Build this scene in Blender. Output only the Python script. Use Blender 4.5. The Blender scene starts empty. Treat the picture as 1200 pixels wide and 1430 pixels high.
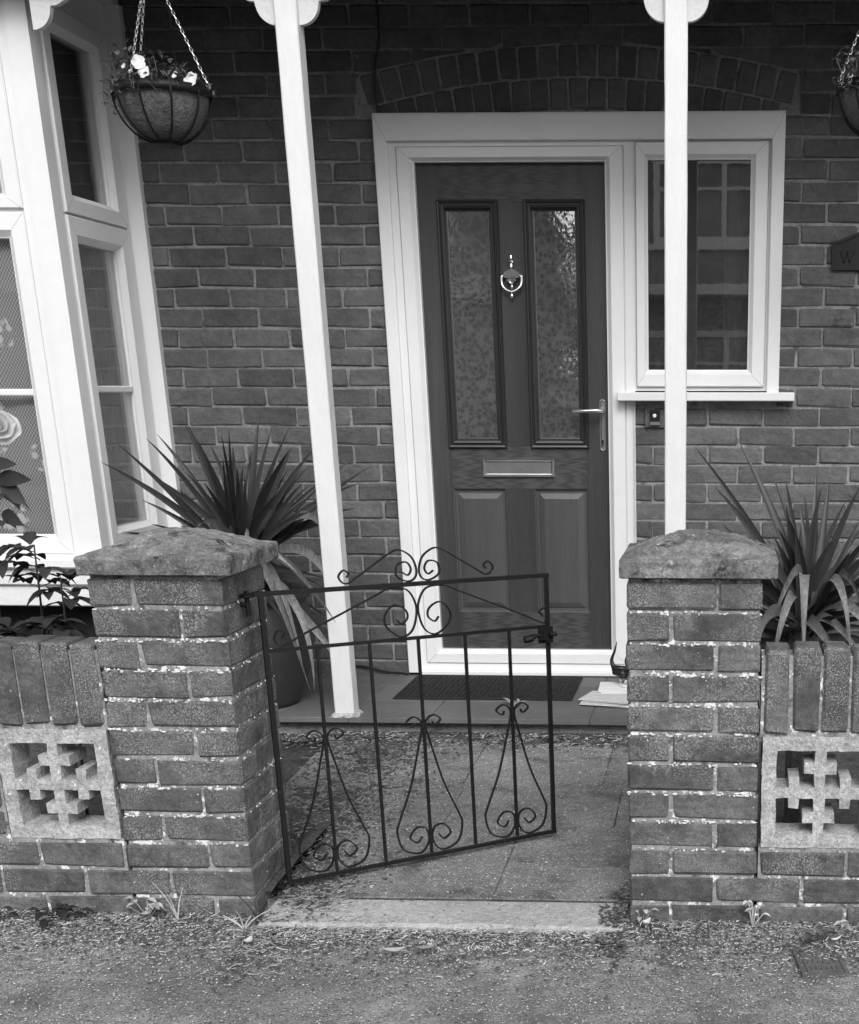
import bpy, math, random
from mathutils import Vector, Matrix, noise
R = math.radians
sc = bpy.context.scene
rnd = random.Random(7)

# ------------------------------------------------------------------ camera
CAM_H = 1.313
cd = bpy.data.cameras.new('camera')
cam = bpy.data.objects.new('camera', cd)
sc.collection.objects.link(cam)
cd.sensor_fit = 'VERTICAL'; cd.sensor_height = 24.0
cd.lens = 1892.0 / 1430.0 * 24.0
cd.shift_x = -(940.0 - 600.0) / 1430.0
cd.shift_y = (1248.0 - 715.0) / 1430.0
cd.clip_start = 0.05; cd.clip_end = 500
cam.matrix_world = (Matrix.Translation((0, 0, CAM_H)) @ Matrix.Rotation(R(2.129), 4, 'Z')
                    @ Matrix.Rotation(R(90 - 20.352), 4, 'X') @ Matrix.Rotation(R(0.064), 4, 'Z'))
sc.camera = cam

# ------------------------------------------------------------------ sky, sun, exposure (a black and white photograph: neutral light)
SUN_EL, SUN_AZ = 40.0, -14.0          # azimuth: degrees to the left of straight behind the camera
w = bpy.data.worlds.new('World'); sc.world = w; w.use_nodes = True
nt = w.node_tree; nt.nodes.clear()
sky = nt.nodes.new('ShaderNodeTexSky'); sky.sky_type = 'NISHITA'; sky.sun_disc = False
sky.sun_elevation = R(SUN_EL); sky.sun_rotation = R(180 + SUN_AZ); sky.dust_density = 1.0; sky.air_density = 1.0
bw = nt.nodes.new('ShaderNodeRGBToBW'); bg = nt.nodes.new('ShaderNodeBackground'); wo = nt.nodes.new('ShaderNodeOutputWorld')
bg.inputs['Strength'].default_value = 0.15
nt.links.new(sky.outputs[0], bw.inputs[0]); nt.links.new(bw.outputs[0], bg.inputs[0]); nt.links.new(bg.outputs[0], wo.inputs[0])
sd = bpy.data.lights.new('sun', 'SUN'); sd.energy = 0.9; sd.angle = R(28); sd.color = (1, 1, 1)
sun = bpy.data.objects.new('sun', sd); sc.collection.objects.link(sun)
sdir = Vector((-math.sin(R(SUN_AZ)) * math.cos(R(SUN_EL)), -math.cos(R(SUN_AZ)) * math.cos(R(SUN_EL)), math.sin(R(SUN_EL))))
sun.rotation_euler = sdir.to_track_quat('Z', 'Y').to_euler()
sun.location = sdir * 20
vs = sc.view_settings
vs.view_transform = 'Standard'; vs.look = 'None'; vs.gamma = 1.0; vs.use_curve_mapping = False
vs.exposure = 1.34

# ------------------------------------------------------------------ materials
MATS = {}
def M(name, c, rough=0.8, spec=0.3, n=((6, .25),), layers=(), bump=None, rand=0.0, metal=0.0, stretch=(1, 1, 1), wave=None, trans=0.0, crease=None):
    """grey procedural material. n: (noise scale, amplitude); layers: (value, scale, lo, hi[, mask scale, lo, hi])"""
    m = bpy.data.materials.new(name); m.use_nodes = True
    t = m.node_tree; N = t.nodes; L = t.links
    p = N['Principled BSDF']
    geo = N.new('ShaderNodeNewGeometry')
    mp = N.new('ShaderNodeMapping'); mp.inputs['Scale'].default_value = stretch
    L.new(geo.outputs['Position'], mp.inputs['Vector'])
    off = 0
    def nz(scale, detail=4, vec=None):
        nonlocal off
        x = N.new('ShaderNodeTexNoise'); x.inputs['Scale'].default_value = scale
        x.inputs['Detail'].default_value = detail; x.inputs['Roughness'].default_value = .6
        a = N.new('ShaderNodeVectorMath'); a.operation = 'ADD'; off += 13.7; a.inputs[1].default_value = (off, -off * .7, off * .3)
        L.new((vec or mp.outputs[0]), a.inputs[0]); L.new(a.outputs[0], x.inputs['Vector'])
        return x.outputs[0]
    def ma(op, a, b, clamp=False):
        x = N.new('ShaderNodeMath'); x.operation = op; x.use_clamp = clamp
        for i, q in enumerate((a, b)):
            if isinstance(q, (int, float)): x.inputs[i].default_value = q
            else: L.new(q, x.inputs[i])
        return x.outputs[0]
    def step(v, lo, hi):
        x = N.new('ShaderNodeMapRange'); x.inputs['From Min'].default_value = lo; x.inputs['From Max'].default_value = hi
        L.new(v, x.inputs['Value']); return x.outputs[0]
    val = None
    for s, a in n:
        q = ma('MULTIPLY_ADD', nz(s), 3.0 * a); q.node.inputs[2].default_value = 1 - 1.5 * a
        val = q if val is None else ma('MULTIPLY', val, q)
    val = ma('MULTIPLY', val, c) if val is not None else c
    if wave:
        wv = N.new('ShaderNodeTexWave'); wv.inputs['Scale'].default_value = wave[0]; wv.inputs['Distortion'].default_value = wave[1]
        wv.inputs['Detail'].default_value = 3; wv.inputs['Detail Scale'].default_value = 1.5
        L.new(mp.outputs[0], wv.inputs['Vector'])
        q = ma('MULTIPLY_ADD', wv.outputs['Fac'], wave[2]); q.node.inputs[2].default_value = 1 - wave[2] / 2
        val = ma('MULTIPLY', val, q)
    if rand:
        oi = N.new('ShaderNodeObjectInfo')
        q = ma('MULTIPLY_ADD', oi.outputs['Random'], 2 * rand); q.node.inputs[2].default_value = 1 - rand
        val = ma('MULTIPLY', val, q)
    for ly in layers:
        v, s, lo, hi = ly[:4]
        mk = step(nz(s, 6), lo, hi)
        if len(ly) > 4: mk = ma('MULTIPLY', mk, step(nz(ly[4], 3), ly[5], ly[6]))
        x = N.new('ShaderNodeMix'); x.data_type = 'FLOAT'
        L.new(mk, x.inputs[0])
        if isinstance(val, (int, float)): x.inputs[2].default_value = val
        else: L.new(val, x.inputs[2])
        x.inputs[3].default_value = v; val = x.outputs[0]
    if isinstance(val, (int, float)): p.inputs['Base Color'].default_value = (val, val, val, 1)
    else: L.new(val, p.inputs['Base Color'])
    p.inputs['Roughness'].default_value = rough; p.inputs['Specular IOR Level'].default_value = spec; p.inputs['Metallic'].default_value = metal
    if bump:
        src = None
        for s, a in bump:
            q = ma('MULTIPLY', nz(s, 5), a)
            src = q if src is None else ma('ADD', src, q)
        if crease:                                   # ridged folds and drag marks in the fired clay
            mc = N.new('ShaderNodeMapping'); mc.inputs['Scale'].default_value = (1, 1, 2.2); L.new(geo.outputs['Position'], mc.inputs['Vector'])
            for sc_, am in crease:
                o_ = nz(sc_, 3, mc.outputs[0]); o_.node.noise_type = 'RIDGED_MULTIFRACTAL'; src = ma('ADD', src, ma('MULTIPLY', o_, am))
        b = N.new('ShaderNodeBump'); b.inputs['Strength'].default_value = 1.0; b.inputs['Distance'].default_value = 1.0
        L.new(src, b.inputs['Height']); L.new(b.outputs[0], p.inputs['Normal'])
    if trans:
        tr = N.new('ShaderNodeBsdfTranslucent'); mx = N.new('ShaderNodeMixShader'); mx.inputs[0].default_value = trans
        if isinstance(val, (int, float)): tr.inputs[0].default_value = (val, val, val, 1)
        else: L.new(val, tr.inputs[0])
        L.new(p.outputs[0], mx.inputs[1]); L.new(tr.outputs[0], mx.inputs[2]); L.new(mx.outputs[0], N['Material Output'].inputs[0])
    MATS[name] = m
    return m

M('house_brick', .102, .9, .2, n=((9, .30), (45, .25), (150, .2)), rand=.24, bump=((55, .004), (16, .009), (260, .0007)), crease=((13, -.0035), (34, -.0016)),
  layers=((.05, 7, .60, .75, 30, .45, .6), (.34, 60, .66, .74, 4, .54, .66)))
M('house_mortar', .23, .95, .1, n=((12, .35), (90, .4)), bump=((80, .004),), layers=((.09, 18, .56, .7),))
M('garden_brick', .098, .9, .25, n=((11, .45), (60, .40), (300, .55)), rand=.22, bump=((70, .004), (18, .006), (300, .0008)), crease=((22, -.0018),),
  layers=((.045, 9, .54, .72), (.20, 14, .52, .70, 200, .45, .60), (.27, 260, .50, .60, 6, .47, .60), (.60, 120, .66, .69, 11, .50, .58)))
M('garden_mortar', .27, .95, .1, n=((20, .35), (120, .4)), bump=((90, .004), (30, .006)),
  layers=((.08, 26, .54, .68), (.75, 38, .57, .62), (.8, 90, .64, .68)))
M('coping', .17, .95, .1, n=((7, .6), (40, .55), (160, .5), (400, .4)), bump=((120, .0035), (35, .009), (300, .0008)),
  layers=((.04, 13, .50, .62, 60, .40, .52), (.42, 24, .60, .72, 110, .45, .58), (.6, 150, .66, .70)))
M('concrete_block', .38, .95, .1, n=((15, .35), (90, .5), (250, .5)), bump=((140, .0025), (50, .005)),
  layers=((.10, 120, .63, .68), (.75, 60, .66, .70), (.14, 10, .60, .76)))
M('upvc', .70, .34, .4, n=((3, .05), (25, .03)), layers=((.50, 14, .62, .85, 3, .5, .7),))
M('paint', .64, .45, .4, n=((5, .05), (40, .05)), stretch=(1, 1, .35), layers=((.50, 26, .60, .78, 6, .48, .66), (.30, 80, .70, .74, 9, .45, .6)), bump=((60, .0012), (14, .002)))
M('render', .66, .8, .2, n=((5, .08), (30, .06)), bump=((25, .004),))
M('bracket_paint', .60, .6, .3, n=((20, .08), (90, .08)), bump=((60, .003),))
M('door_skin', .046, .38, .35, n=((4, .5),), stretch=(1, 1, .06), wave=(55, 9, .42), layers=((.085, 9, .56, .8),), bump=((240, .0008),))
M('door_rail', .046, .38, .35, n=((4, .5),), stretch=(.06, 1, 1), wave=(55, 9, .55), layers=((.085, 9, .56, .8),), bump=((240, .0008),))
M('door_panel', .078, .36, .35, n=((4, .5),), stretch=(1, 1, .05), wave=(60, 6, .40), bump=((260, .0006),))
M('moulding', .022, .3, .5, n=((5, .1),))
M('chrome', .75, .18, .5, metal=1.0, n=((30, .05),))
M('satin_metal', .72, .28, .5, metal=1.0, n=((14, .15), (90, .1)))
M('iron', .008, .5, .25, n=((30, .3),), layers=((.04, 60, .62, .72),), bump=((160, .001),))
M('rubber', .020, .75, .2, n=((40, .2),), layers=((.06, 90, .66, .72),))
M('asphalt', .21, .95, .1, n=((1.3, .45), (9, .3), (40, .35), (200, .95)), bump=((200, .0030), (60, .004)),
  layers=((.12, 3.5, .52, .66), (.34, 5, .58, .72), (.05, 150, .55, .66), (.42, 190, .65, .71), (.65, 75, .745, .77)))
M('path_slab', .19, .95, .1, n=((3, .55), (50, .35), (200, .9)), bump=((190, .0028), (40, .004)), rand=.08,
  layers=((.06, 8, .54, .74), (.06, 160, .58, .66), (.50, 130, .63, .68), (.75, 80, .70, .73)))
M('threshold_slab', .36, .95, .1, n=((5, .25), (60, .3), (180, .25)), bump=((150, .003), (50, .004)), layers=((.10, 70, .60, .68), (.7, 80, .70, .73)))
M('floor_tile', .12, .55, .3, n=((4, .25), (30, .15)), rand=.12, layers=((.20, 9, .62, .8),), bump=((60, .001),))
M('soil', .075, 1.0, .05, n=((9, .4), (80, .4)), bump=((60, .010), (20, .02)), layers=((.16, 90, .62, .70),))
M('litter', .32, .9, .1, n=((25, .5),), rand=.3)
M('litter_pale', .58, .9, .1, n=((25, .4),))
M('litter_dark', .07, .9, .1, n=((25, .5),))
M('dead_leaf', .30, .7, .2, n=((30, .4),), rand=.4)
M('cordyline', .030, .40, .35, n=((3, .4),), stretch=(40, 40, 4), rand=.45, trans=.12)
M('cordyline_old', .14, .45, .35, n=((4, .8),), stretch=(40, 40, 4), rand=.30, trans=.12)
M('trunk', .06, .95, .1, n=((30, .5),), bump=((60, .01),))
M('pot', .038, .55, .3, n=((6, .3),), bump=((20, .002),))
M('rose_leaf', .032, .55, .25, n=((20, .25),), rand=.35, trans=.15)
M('rose_stem', .035, .6, .2, n=((20, .25),))
M('petal', .62, .6, .2, n=((30, .06),), trans=.3)
M('petal_bright', .80, .6, .2, n=((30, .06),), trans=.3)
M('basket_leaf', .13, .55, .3, n=((40, .35),), rand=.3, trans=.2)
M('coir', .12, .98, .05, n=((40, .35), (160, .4)), bump=((90, .01),), layers=((.03, 40, .62, .72), (.24, 110, .62, .72)))
M('plaque', .012, .4, .4, n=((30, .2),))
M('plaque_letter', .003, .5, .3, n=())
M('black_plastic', .012, .35, .4, n=())
M('white_plastic', .80, .3, .4, n=())
M('paper', .70, .8, .2, n=((30, .10),))
M('newsprint', .50, .8, .2, n=((60, .3),), stretch=(1, 1, 12))
M('cover_plate', .10, .8, .3, n=((30, .3), (150, .3)), bump=((200, .002),))
M('interior', .10, .9, .1, n=((3, .2),))
M('curtain_dark', .12, .9, .1, n=((20, .2),), stretch=(1, 1, .1))
M('curtain_side', .48, .9, .1, n=((30, .5),), stretch=(4, 4, .6))
M('roof_tile', .10, .9, .1, n=((20, .3),))
M('far_brick', .24, .9, .1, n=((2, .2), (20, .2)))
M('far_road', .07, .95, .1, n=((3, .2),))
M('car_paint', .14, .2, .5, n=())
M('tyre', .02, .8, .2, n=())
M('plinth_shade', .018, .9, .2, n=((20, .3),))  # near-black: shade under the bay overhang put into the wall colour
M('lichen', .62, .95, .1, n=((60, .35),))
M('far_pane', .26, .5, .3, n=((3, .5),))
M('seam', .30, .8, .2, n=())
M('hedge', .06, .7, .2, n=((4, .4),), rand=.2)

def lace():
    m = bpy.data.materials.new('lace'); m.use_nodes = True; t = m.node_tree; N = t.nodes; L = t.links; p = N['Principled BSDF']
    geo = N.new('ShaderNodeNewGeometry')
    def chk(sx, sz, lo, hi):
        mp = N.new('ShaderNodeMapping'); mp.inputs['Scale'].default_value = (sx, 0, sz); L.new(geo.outputs['Position'], mp.inputs[0])
        a = N.new('ShaderNodeVectorMath'); a.operation = 'SINE'; L.new(mp.outputs[0], a.inputs[0])
        s = N.new('ShaderNodeSeparateXYZ'); L.new(a.outputs[0], s.inputs[0])
        q = N.new('ShaderNodeMath'); q.operation = 'MULTIPLY'; L.new(s.outputs[0], q.inputs[0]); L.new(s.outputs[2], q.inputs[1])
        r = N.new('ShaderNodeMapRange'); r.inputs[1].default_value = lo; r.inputs[2].default_value = hi; L.new(q.outputs[0], r.inputs[0]); return r.outputs[0]
    net = chk(6.283 / .0125, 6.283 / .018, -.3, .5)
    # flower sprays: petals round scattered centres
    mp = N.new('ShaderNodeMapping'); mp.inputs['Scale'].default_value = (7.0, 0.0, 6.0); L.new(geo.outputs['Position'], mp.inputs[0])
    vo = N.new('ShaderNodeTexVoronoi'); vo.inputs['Scale'].default_value = 1.0; vo.inputs['Randomness'].default_value = .55; L.new(mp.outputs[0], vo.inputs['Vector'])
    vp = N.new('ShaderNodeTexVoronoi'); vp.inputs['Scale'].default_value = 34.0; L.new(geo.outputs['Position'], vp.inputs['Vector'])
    nz = N.new('ShaderNodeTexNoise'); nz.inputs['Scale'].default_value = 22; L.new(geo.outputs['Position'], nz.inputs['Vector'])
    ad = N.new('ShaderNodeMath'); ad.operation = 'MULTIPLY_ADD'; L.new(nz.outputs[0], ad.inputs[0]); ad.inputs[1].default_value = .34; L.new(vo.outputs['Distance'], ad.inputs[2])
    fm = N.new('ShaderNodeMapRange'); fm.inputs[1].default_value = .54; fm.inputs[2].default_value = .50; L.new(ad.outputs[0], fm.inputs[0])
    pm = N.new('ShaderNodeMapRange'); pm.inputs[1].default_value = .62; pm.inputs[2].default_value = .42; pm.inputs[3].default_value = .35; L.new(vp.outputs['Distance'], pm.inputs[0])
    fl = N.new('ShaderNodeMath'); fl.operation = 'MULTIPLY'; L.new(fm.outputs[0], fl.inputs[0]); L.new(pm.outputs[0], fl.inputs[1])
    mx = N.new('ShaderNodeMath'); mx.operation = 'MAXIMUM'
    sc2 = N.new('ShaderNodeMath'); sc2.operation = 'MULTIPLY_ADD'; L.new(net, sc2.inputs[0]); sc2.inputs[1].default_value = .40; sc2.inputs[2].default_value = .36
    L.new(sc2.outputs[0], mx.inputs[0]); L.new(fl.outputs[0], mx.inputs[1])
    col = N.new('ShaderNodeMath'); col.operation = 'MULTIPLY'; L.new(mx.outputs[0], col.inputs[0]); col.inputs[1].default_value = .95
    L.new(col.outputs[0], p.inputs['Base Color']); p.inputs['Roughness'].default_value = .9; p.inputs['Specular IOR Level'].default_value = .1
    al = N.new('ShaderNodeMapRange'); al.inputs[1].default_value = .2; al.inputs[2].default_value = .7; al.inputs[3].default_value = .75; al.inputs[4].default_value = 1
    L.new(mx.outputs[0], al.inputs[0]); L.new(al.outputs[0], p.inputs['Alpha'])
    MATS['lace'] = m
lace()

def glass(name, refl=1.0, rough=.0):
    m = bpy.data.materials.new(name); m.use_nodes = True; t = m.node_tree; N = t.nodes; L = t.links
    N.remove(N['Principled BSDF'])
    tr = N.new('ShaderNodeBsdfTransparent'); tr.inputs[0].default_value = (.95, .95, .95, 1)
    gl = N.new('ShaderNodeBsdfGlossy'); gl.inputs['Roughness'].default_value = rough; gl.inputs[0].default_value = (1, 1, 1, 1)
    fr = N.new('ShaderNodeFresnel'); fr.inputs[0].default_value = 1.5
    k = N.new('ShaderNodeMath'); k.operation = 'MULTIPLY'; k.inputs[1].default_value = refl; k.use_clamp = True
    L.new(fr.outputs[0], k.inputs[0])
    mx = N.new('ShaderNodeMixShader'); L.new(k.outputs[0], mx.inputs[0]); L.new(tr.outputs[0], mx.inputs[1]); L.new(gl.outputs[0], mx.inputs[2])
    L.new(mx.outputs[0], N['Material Output'].inputs[0]); MATS[name] = m
glass('clear_glass', 1.7)
glass('side_glass', .7)

def pattern_glass(name, lo, hi, bump, rough, see, ior):
    """obscured glass pressed with small overlapping leaf shapes"""
    m = bpy.data.materials.new(name); m.use_nodes = True; t = m.node_tree; N = t.nodes; L = t.links; p = N['Principled BSDF']
    geo = N.new('ShaderNodeNewGeometry')
    nz = N.new('ShaderNodeTexNoise'); nz.inputs['Scale'].default_value = 30; L.new(geo.outputs['Position'], nz.inputs['Vector'])
    sb = N.new('ShaderNodeVectorMath'); sb.operation = 'SCALE'; sb.inputs[3].default_value = .022; L.new(nz.outputs[1], sb.inputs[0])
    ad = N.new('ShaderNodeVectorMath'); L.new(geo.outputs['Position'], ad.inputs[0]); L.new(sb.outputs[0], ad.inputs[1])
    vo = N.new('ShaderNodeTexVoronoi'); vo.inputs['Scale'].default_value = 52; L.new(ad.outputs[0], vo.inputs['Vector'])
    big = N.new('ShaderNodeTexNoise'); big.inputs['Scale'].default_value = 7; big.inputs['Detail'].default_value = 6; L.new(geo.outputs['Position'], big.inputs['Vector'])
    pr = N.new('ShaderNodeMath'); pr.operation = 'MULTIPLY'; L.new(vo.outputs['Distance'], pr.inputs[0]); L.new(big.outputs[0], pr.inputs[1])
    b = N.new('ShaderNodeBump'); b.inputs['Strength'].default_value = bump; b.inputs['Distance'].default_value = .004
    L.new(vo.outputs['Distance'], b.inputs['Height']); L.new(b.outputs[0], p.inputs['Normal'])
    mr = N.new('ShaderNodeMapRange'); mr.inputs[1].default_value = .08; mr.inputs[2].default_value = .42; mr.inputs[3].default_value = lo; mr.inputs[4].default_value = hi
    L.new(pr.outputs[0], mr.inputs[0]); L.new(mr.outputs[0], p.inputs['Base Color'])
    p.inputs['Roughness'].default_value = rough; p.inputs['Specular IOR Level'].default_value = .8; p.inputs['IOR'].default_value = ior
    if see:
        tr = N.new('ShaderNodeBsdfTransparent'); mx = N.new('ShaderNodeMixShader'); mx.inputs[0].default_value = see
        L.new(p.outputs[0], mx.inputs[1]); L.new(tr.outputs[0], mx.inputs[2]); L.new(mx.outputs[0], N['Material Output'].inputs[0])
    MATS[name] = m
pattern_glass('pattern_glass', .050, .100, .022, .02, 0, 2.0)
pattern_glass('window_glass', .022, .050, .0012, .01, .35, 2.3)

# ------------------------------------------------------------------ mesh helpers
def link(o, parent=None):
    sc.collection.objects.link(o)
    if parent is not None: o.parent = parent
    return o
class MB:
    def __init__(s, T=None): s.v = []; s.f = []; s.T = T
    def add(s, vs_, fs):
        b = len(s.v); s.v += [tuple(q) for q in vs_]; s.f += [tuple(i + b for i in q) for q in fs]
    def box(s, x0, x1, y0, y1, z0, z1):
        s.add([(x0, y0, z0), (x1, y0, z0), (x1, y1, z0), (x0, y1, z0), (x0, y0, z1), (x1, y0, z1), (x1, y1, z1), (x0, y1, z1)],
              [(0, 3, 2, 1), (4, 5, 6, 7), (0, 1, 5, 4), (1, 2, 6, 5), (2, 3, 7, 6), (3, 0, 4, 7)]); return s
    def cbox(s, x0, x1, y0, y1, z0, z1, c=.004, jit=0.0, r=None):
        """box with chamfered edges; jit roughens the corners"""
        vs_, idx = [], {}
        X, Y, Z = (x0, x1), (y0, y1), (z0, z1)
        for i in (0, 1):
            for j in (0, 1):
                for k in (0, 1):
                    si, sj, sk = (c, -c)[i], (c, -c)[j], (c, -c)[k]
                    q = r.uniform(.4, 2.2) if r else 1
                    for a, p in (('x', (X[i], Y[j] + sj * q, Z[k] + sk * q)), ('y', (X[i] + si * q, Y[j], Z[k] + sk * q)), ('z', (X[i] + si * q, Y[j] + sj * q, Z[k]))):
                        if jit: p = tuple(u + r.uniform(-jit, jit) for u in p)
                        idx[(i, j, k, a)] = len(vs_); vs_.append(p)
        g = lambda i, j, k, a: idx[(i, j, k, a)]
        fs = []
        for i in (0, 1):
            q = [g(i, 0, 0, 'x'), g(i, 1, 0, 'x'), g(i, 1, 1, 'x'), g(i, 0, 1, 'x')]; fs.append(q if i else q[::-1])
            q = [g(0, i, 0, 'y'), g(0, i, 1, 'y'), g(1, i, 1, 'y'), g(1, i, 0, 'y')]; fs.append(q if i else q[::-1])
            q = [g(0, 0, i, 'z'), g(1, 0, i, 'z'), g(1, 1, i, 'z'), g(0, 1, i, 'z')]; fs.append(q if i else q[::-1])
        for a in (0, 1):
            for b in (0, 1):
                s1 = (a == b)
                q = [g(a, b, 0, 'x'), g(a, b, 1, 'x'), g(a, b, 1, 'y'), g(a, b, 0, 'y')]; fs.append(q if not s1 else q[::-1])
                q = [g(a, 0, b, 'x'), g(a, 0, b, 'z'), g(a, 1, b, 'z'), g(a, 1, b, 'x')]; fs.append(q if not s1 else q[::-1])
                q = [g(0, a, b, 'y'), g(1, a, b, 'y'), g(1, a, b, 'z'), g(0, a, b, 'z')]; fs.append(q if not s1 else q[::-1])
                for k in (0, 1):
                    q = [g(a, b, k, 'x'), g(a, b, k, 'y'), g(a, b, k, 'z')]; fs.append(q if (a + b + k) % 2 else q[::-1])
        s.add(vs_, fs); return s
    def tube(s, pts, r, n=6, caps=True, flat=None, phase=0.0):
        """sweep along points; r a number or a list; flat=(a,b) rectangle-like section"""
        pts = [Vector(p) for p in pts]; k = len(pts); rs = r if isinstance(r, (list, tuple)) else [r] * k
        up = None; rings = []
        for i, p in enumerate(pts):
            t = (pts[min(i + 1, k - 1)] - pts[max(i - 1, 0)])
            t = t.normalized() if t.length > 1e-9 else Vector((0, 0, 1))
            if up is None:
                up = Vector((0, 0, 1)) if abs(t.z) < .9 else Vector((0, 1, 0))
                up = (up - t * up.dot(t)).normalized()
            else:
                up = up - t * up.dot(t); up = up.normalized() if up.length > 1e-6 else Vector((1, 0, 0))
            sd_ = t.cross(up)
            ring = []
            for j in range(n):
                a = 2 * math.pi * (j + phase) / n
                ring.append(p + (up * math.cos(a) + sd_ * math.sin(a)) * rs[i])
            rings.append(ring)
        vs_ = [q for rg in rings for q in rg]
        fs = [(i * n + j, i * n + (j + 1) % n, (i + 1) * n + (j + 1) % n, (i + 1) * n + j) for i in range(k - 1) for j in range(n)]
        if caps: fs += [tuple(range(n))[::-1], tuple((k - 1) * n + j for j in range(n))]
        s.add(vs_, fs); return s
    def lathe(s, prof, c, n=24, a0=0, a1=2 * math.pi):
        full = abs(a1 - a0 - 2 * math.pi) < 1e-6; m = n if full else n + 1; vs_ = []
        for r_, z_ in prof:
            for j in range(m):
                a = a0 + (a1 - a0) * j / n; vs_.append((c[0] + r_ * math.cos(a), c[1] + r_ * math.sin(a), c[2] + z_))
        fs = [(i * m + j, i * m + (j + 1) % m, (i + 1) * m + (j + 1) % m, (i + 1) * m + j) for i in range(len(prof) - 1) for j in range(m if full else n)]
        s.add(vs_, fs); return s
    def prism(s, poly, y0, y1, T=None):
        """polygon in (x,z) extruded from y0 to y1"""
        n = len(poly); vs_ = [(p[0], y0, p[1]) for p in poly] + [(p[0], y1, p[1]) for p in poly]
        if T: vs_ = [T(*q) for q in vs_]
        s.add(vs_, [tuple(range(n)), tuple(range(2 * n - 1, n - 1, -1))] + [(i, i + n, (i + 1) % n + n, (i + 1) % n) for i in range(n)]); return s
    def sweep(s, x0, x1, z0, z1, prof, T=None, ins=(1, 1, 1, 1)):
        """rectangular frame swept from a profile of (inset, y); ins scales the inset left,right,bottom,top"""
        T = T or (lambda u, d, w_: (u, d, w_)); vs_ = []
        for d, y in prof:
            a, b, c_, e = x0 + d * ins[0], x1 - d * ins[1], z0 + d * ins[2], z1 - d * ins[3]
            vs_ += [T(a, y, c_), T(b, y, c_), T(b, y, e), T(a, y, e)]
        s.add(vs_, [(i * 4 + j, i * 4 + (j + 1) % 4, i * 4 + 4 + (j + 1) % 4, i * 4 + 4 + j) for i in range(len(prof) - 1) for j in range(4)]); return s
    def grid(s, xs, zs, solid, y0, y1, jit=0, r=None):
        """slab with openings: solid(x,z) tells which cells of the x/z grid are filled; no inner faces"""
        nx, nz = len(xs) - 1, len(zs) - 1
        S = [[solid((xs[i] + xs[i + 1]) / 2, (zs[k] + zs[k + 1]) / 2) for k in range(nz)] for i in range(nx)]
        g = lambda i, k: 0 <= i < nx and 0 <= k < nz and S[i][k]
        vid = {}; vs_ = []; fs = []
        def V_(i, k, b):
            if (i, k, b) not in vid:
                vid[(i, k, b)] = len(vs_); q = (xs[i], (y0, y1)[b], zs[k])
                if jit: q = tuple(u + r.uniform(-jit, jit) for u in q)
                vs_.append(q)
            return vid[(i, k, b)]
        for i in range(nx):
            for k in range(nz):
                if not S[i][k]: continue
                fs.append((V_(i, k, 0), V_(i + 1, k, 0), V_(i + 1, k + 1, 0), V_(i, k + 1, 0)))
                fs.append((V_(i, k, 1), V_(i, k + 1, 1), V_(i + 1, k + 1, 1), V_(i + 1, k, 1)))
                if not g(i - 1, k): fs.append((V_(i, k, 0), V_(i, k + 1, 0), V_(i, k + 1, 1), V_(i, k, 1)))
                if not g(i + 1, k): fs.append((V_(i + 1, k, 0), V_(i + 1, k, 1), V_(i + 1, k + 1, 1), V_(i + 1, k + 1, 0)))
                if not g(i, k - 1): fs.append((V_(i, k, 0), V_(i, k, 1), V_(i + 1, k, 1), V_(i + 1, k, 0)))
                if not g(i, k + 1): fs.append((V_(i, k + 1, 0), V_(i + 1, k + 1, 0), V_(i + 1, k + 1, 1), V_(i, k + 1, 1)))
        s.add(vs_, fs); return s
    def mesh(s, name, mat, smooth=False):
        me = bpy.data.meshes.new(name); me.from_pydata(s.v, [], s.f); me.materials.append(MATS[mat]); me.update()
        if smooth: me.polygons.foreach_set('use_smooth', [True] * len(me.polygons))
        return me
    def build(s, name, mat, parent=None, smooth=False):
        return link(bpy.data.objects.new(name, s.mesh(name, mat, smooth)), parent)
def tag(o, label=None, cat=None, group=None, kind=None):
    for k, v_ in (('label', label), ('category', cat), ('group', group), ('kind', kind)):
        if v_: o[k] = v_
    return o
def thing(name, label, cat, group=None, loc=(0, 0, 0)):
    """empty at the thing's base; children are built in world coordinates through loc offset"""
    o = bpy.data.objects.new(name, None); o.location = loc; o.empty_display_size = .05
    sc.collection.objects.link(o); return tag(o, label, cat, group)
def rebase(root):
    """children were modelled in world space: keep them there under an empty that stands at the thing's base"""
    inv = Matrix.Translation(-Vector(root.location))
    for c in root.children: c.matrix_parent_inverse = inv
def smooth_path(pts, k=6):
    """Catmull-Rom through points"""
    P = [Vector(p) for p in pts]; P = [P[0] * 2 - P[1]] + P + [P[-1] * 2 - P[-2]]; out = []
    for i in range(1, len(P) - 2):
        for j in range(k):
            t = j / k
            out.append(.5 * ((2 * P[i]) + (P[i + 1] - P[i - 1]) * t + (2 * P[i - 1] - 5 * P[i] + 4 * P[i + 1] - P[i + 2]) * t * t + (3 * P[i] - P[i - 1] - 3 * P[i + 1] + P[i + 2]) * t ** 3))
    return out + [P[-2]]

Y1 = 3.289     # front face of the garden wall
Y2 = 5.835     # face of the house wall

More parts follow.
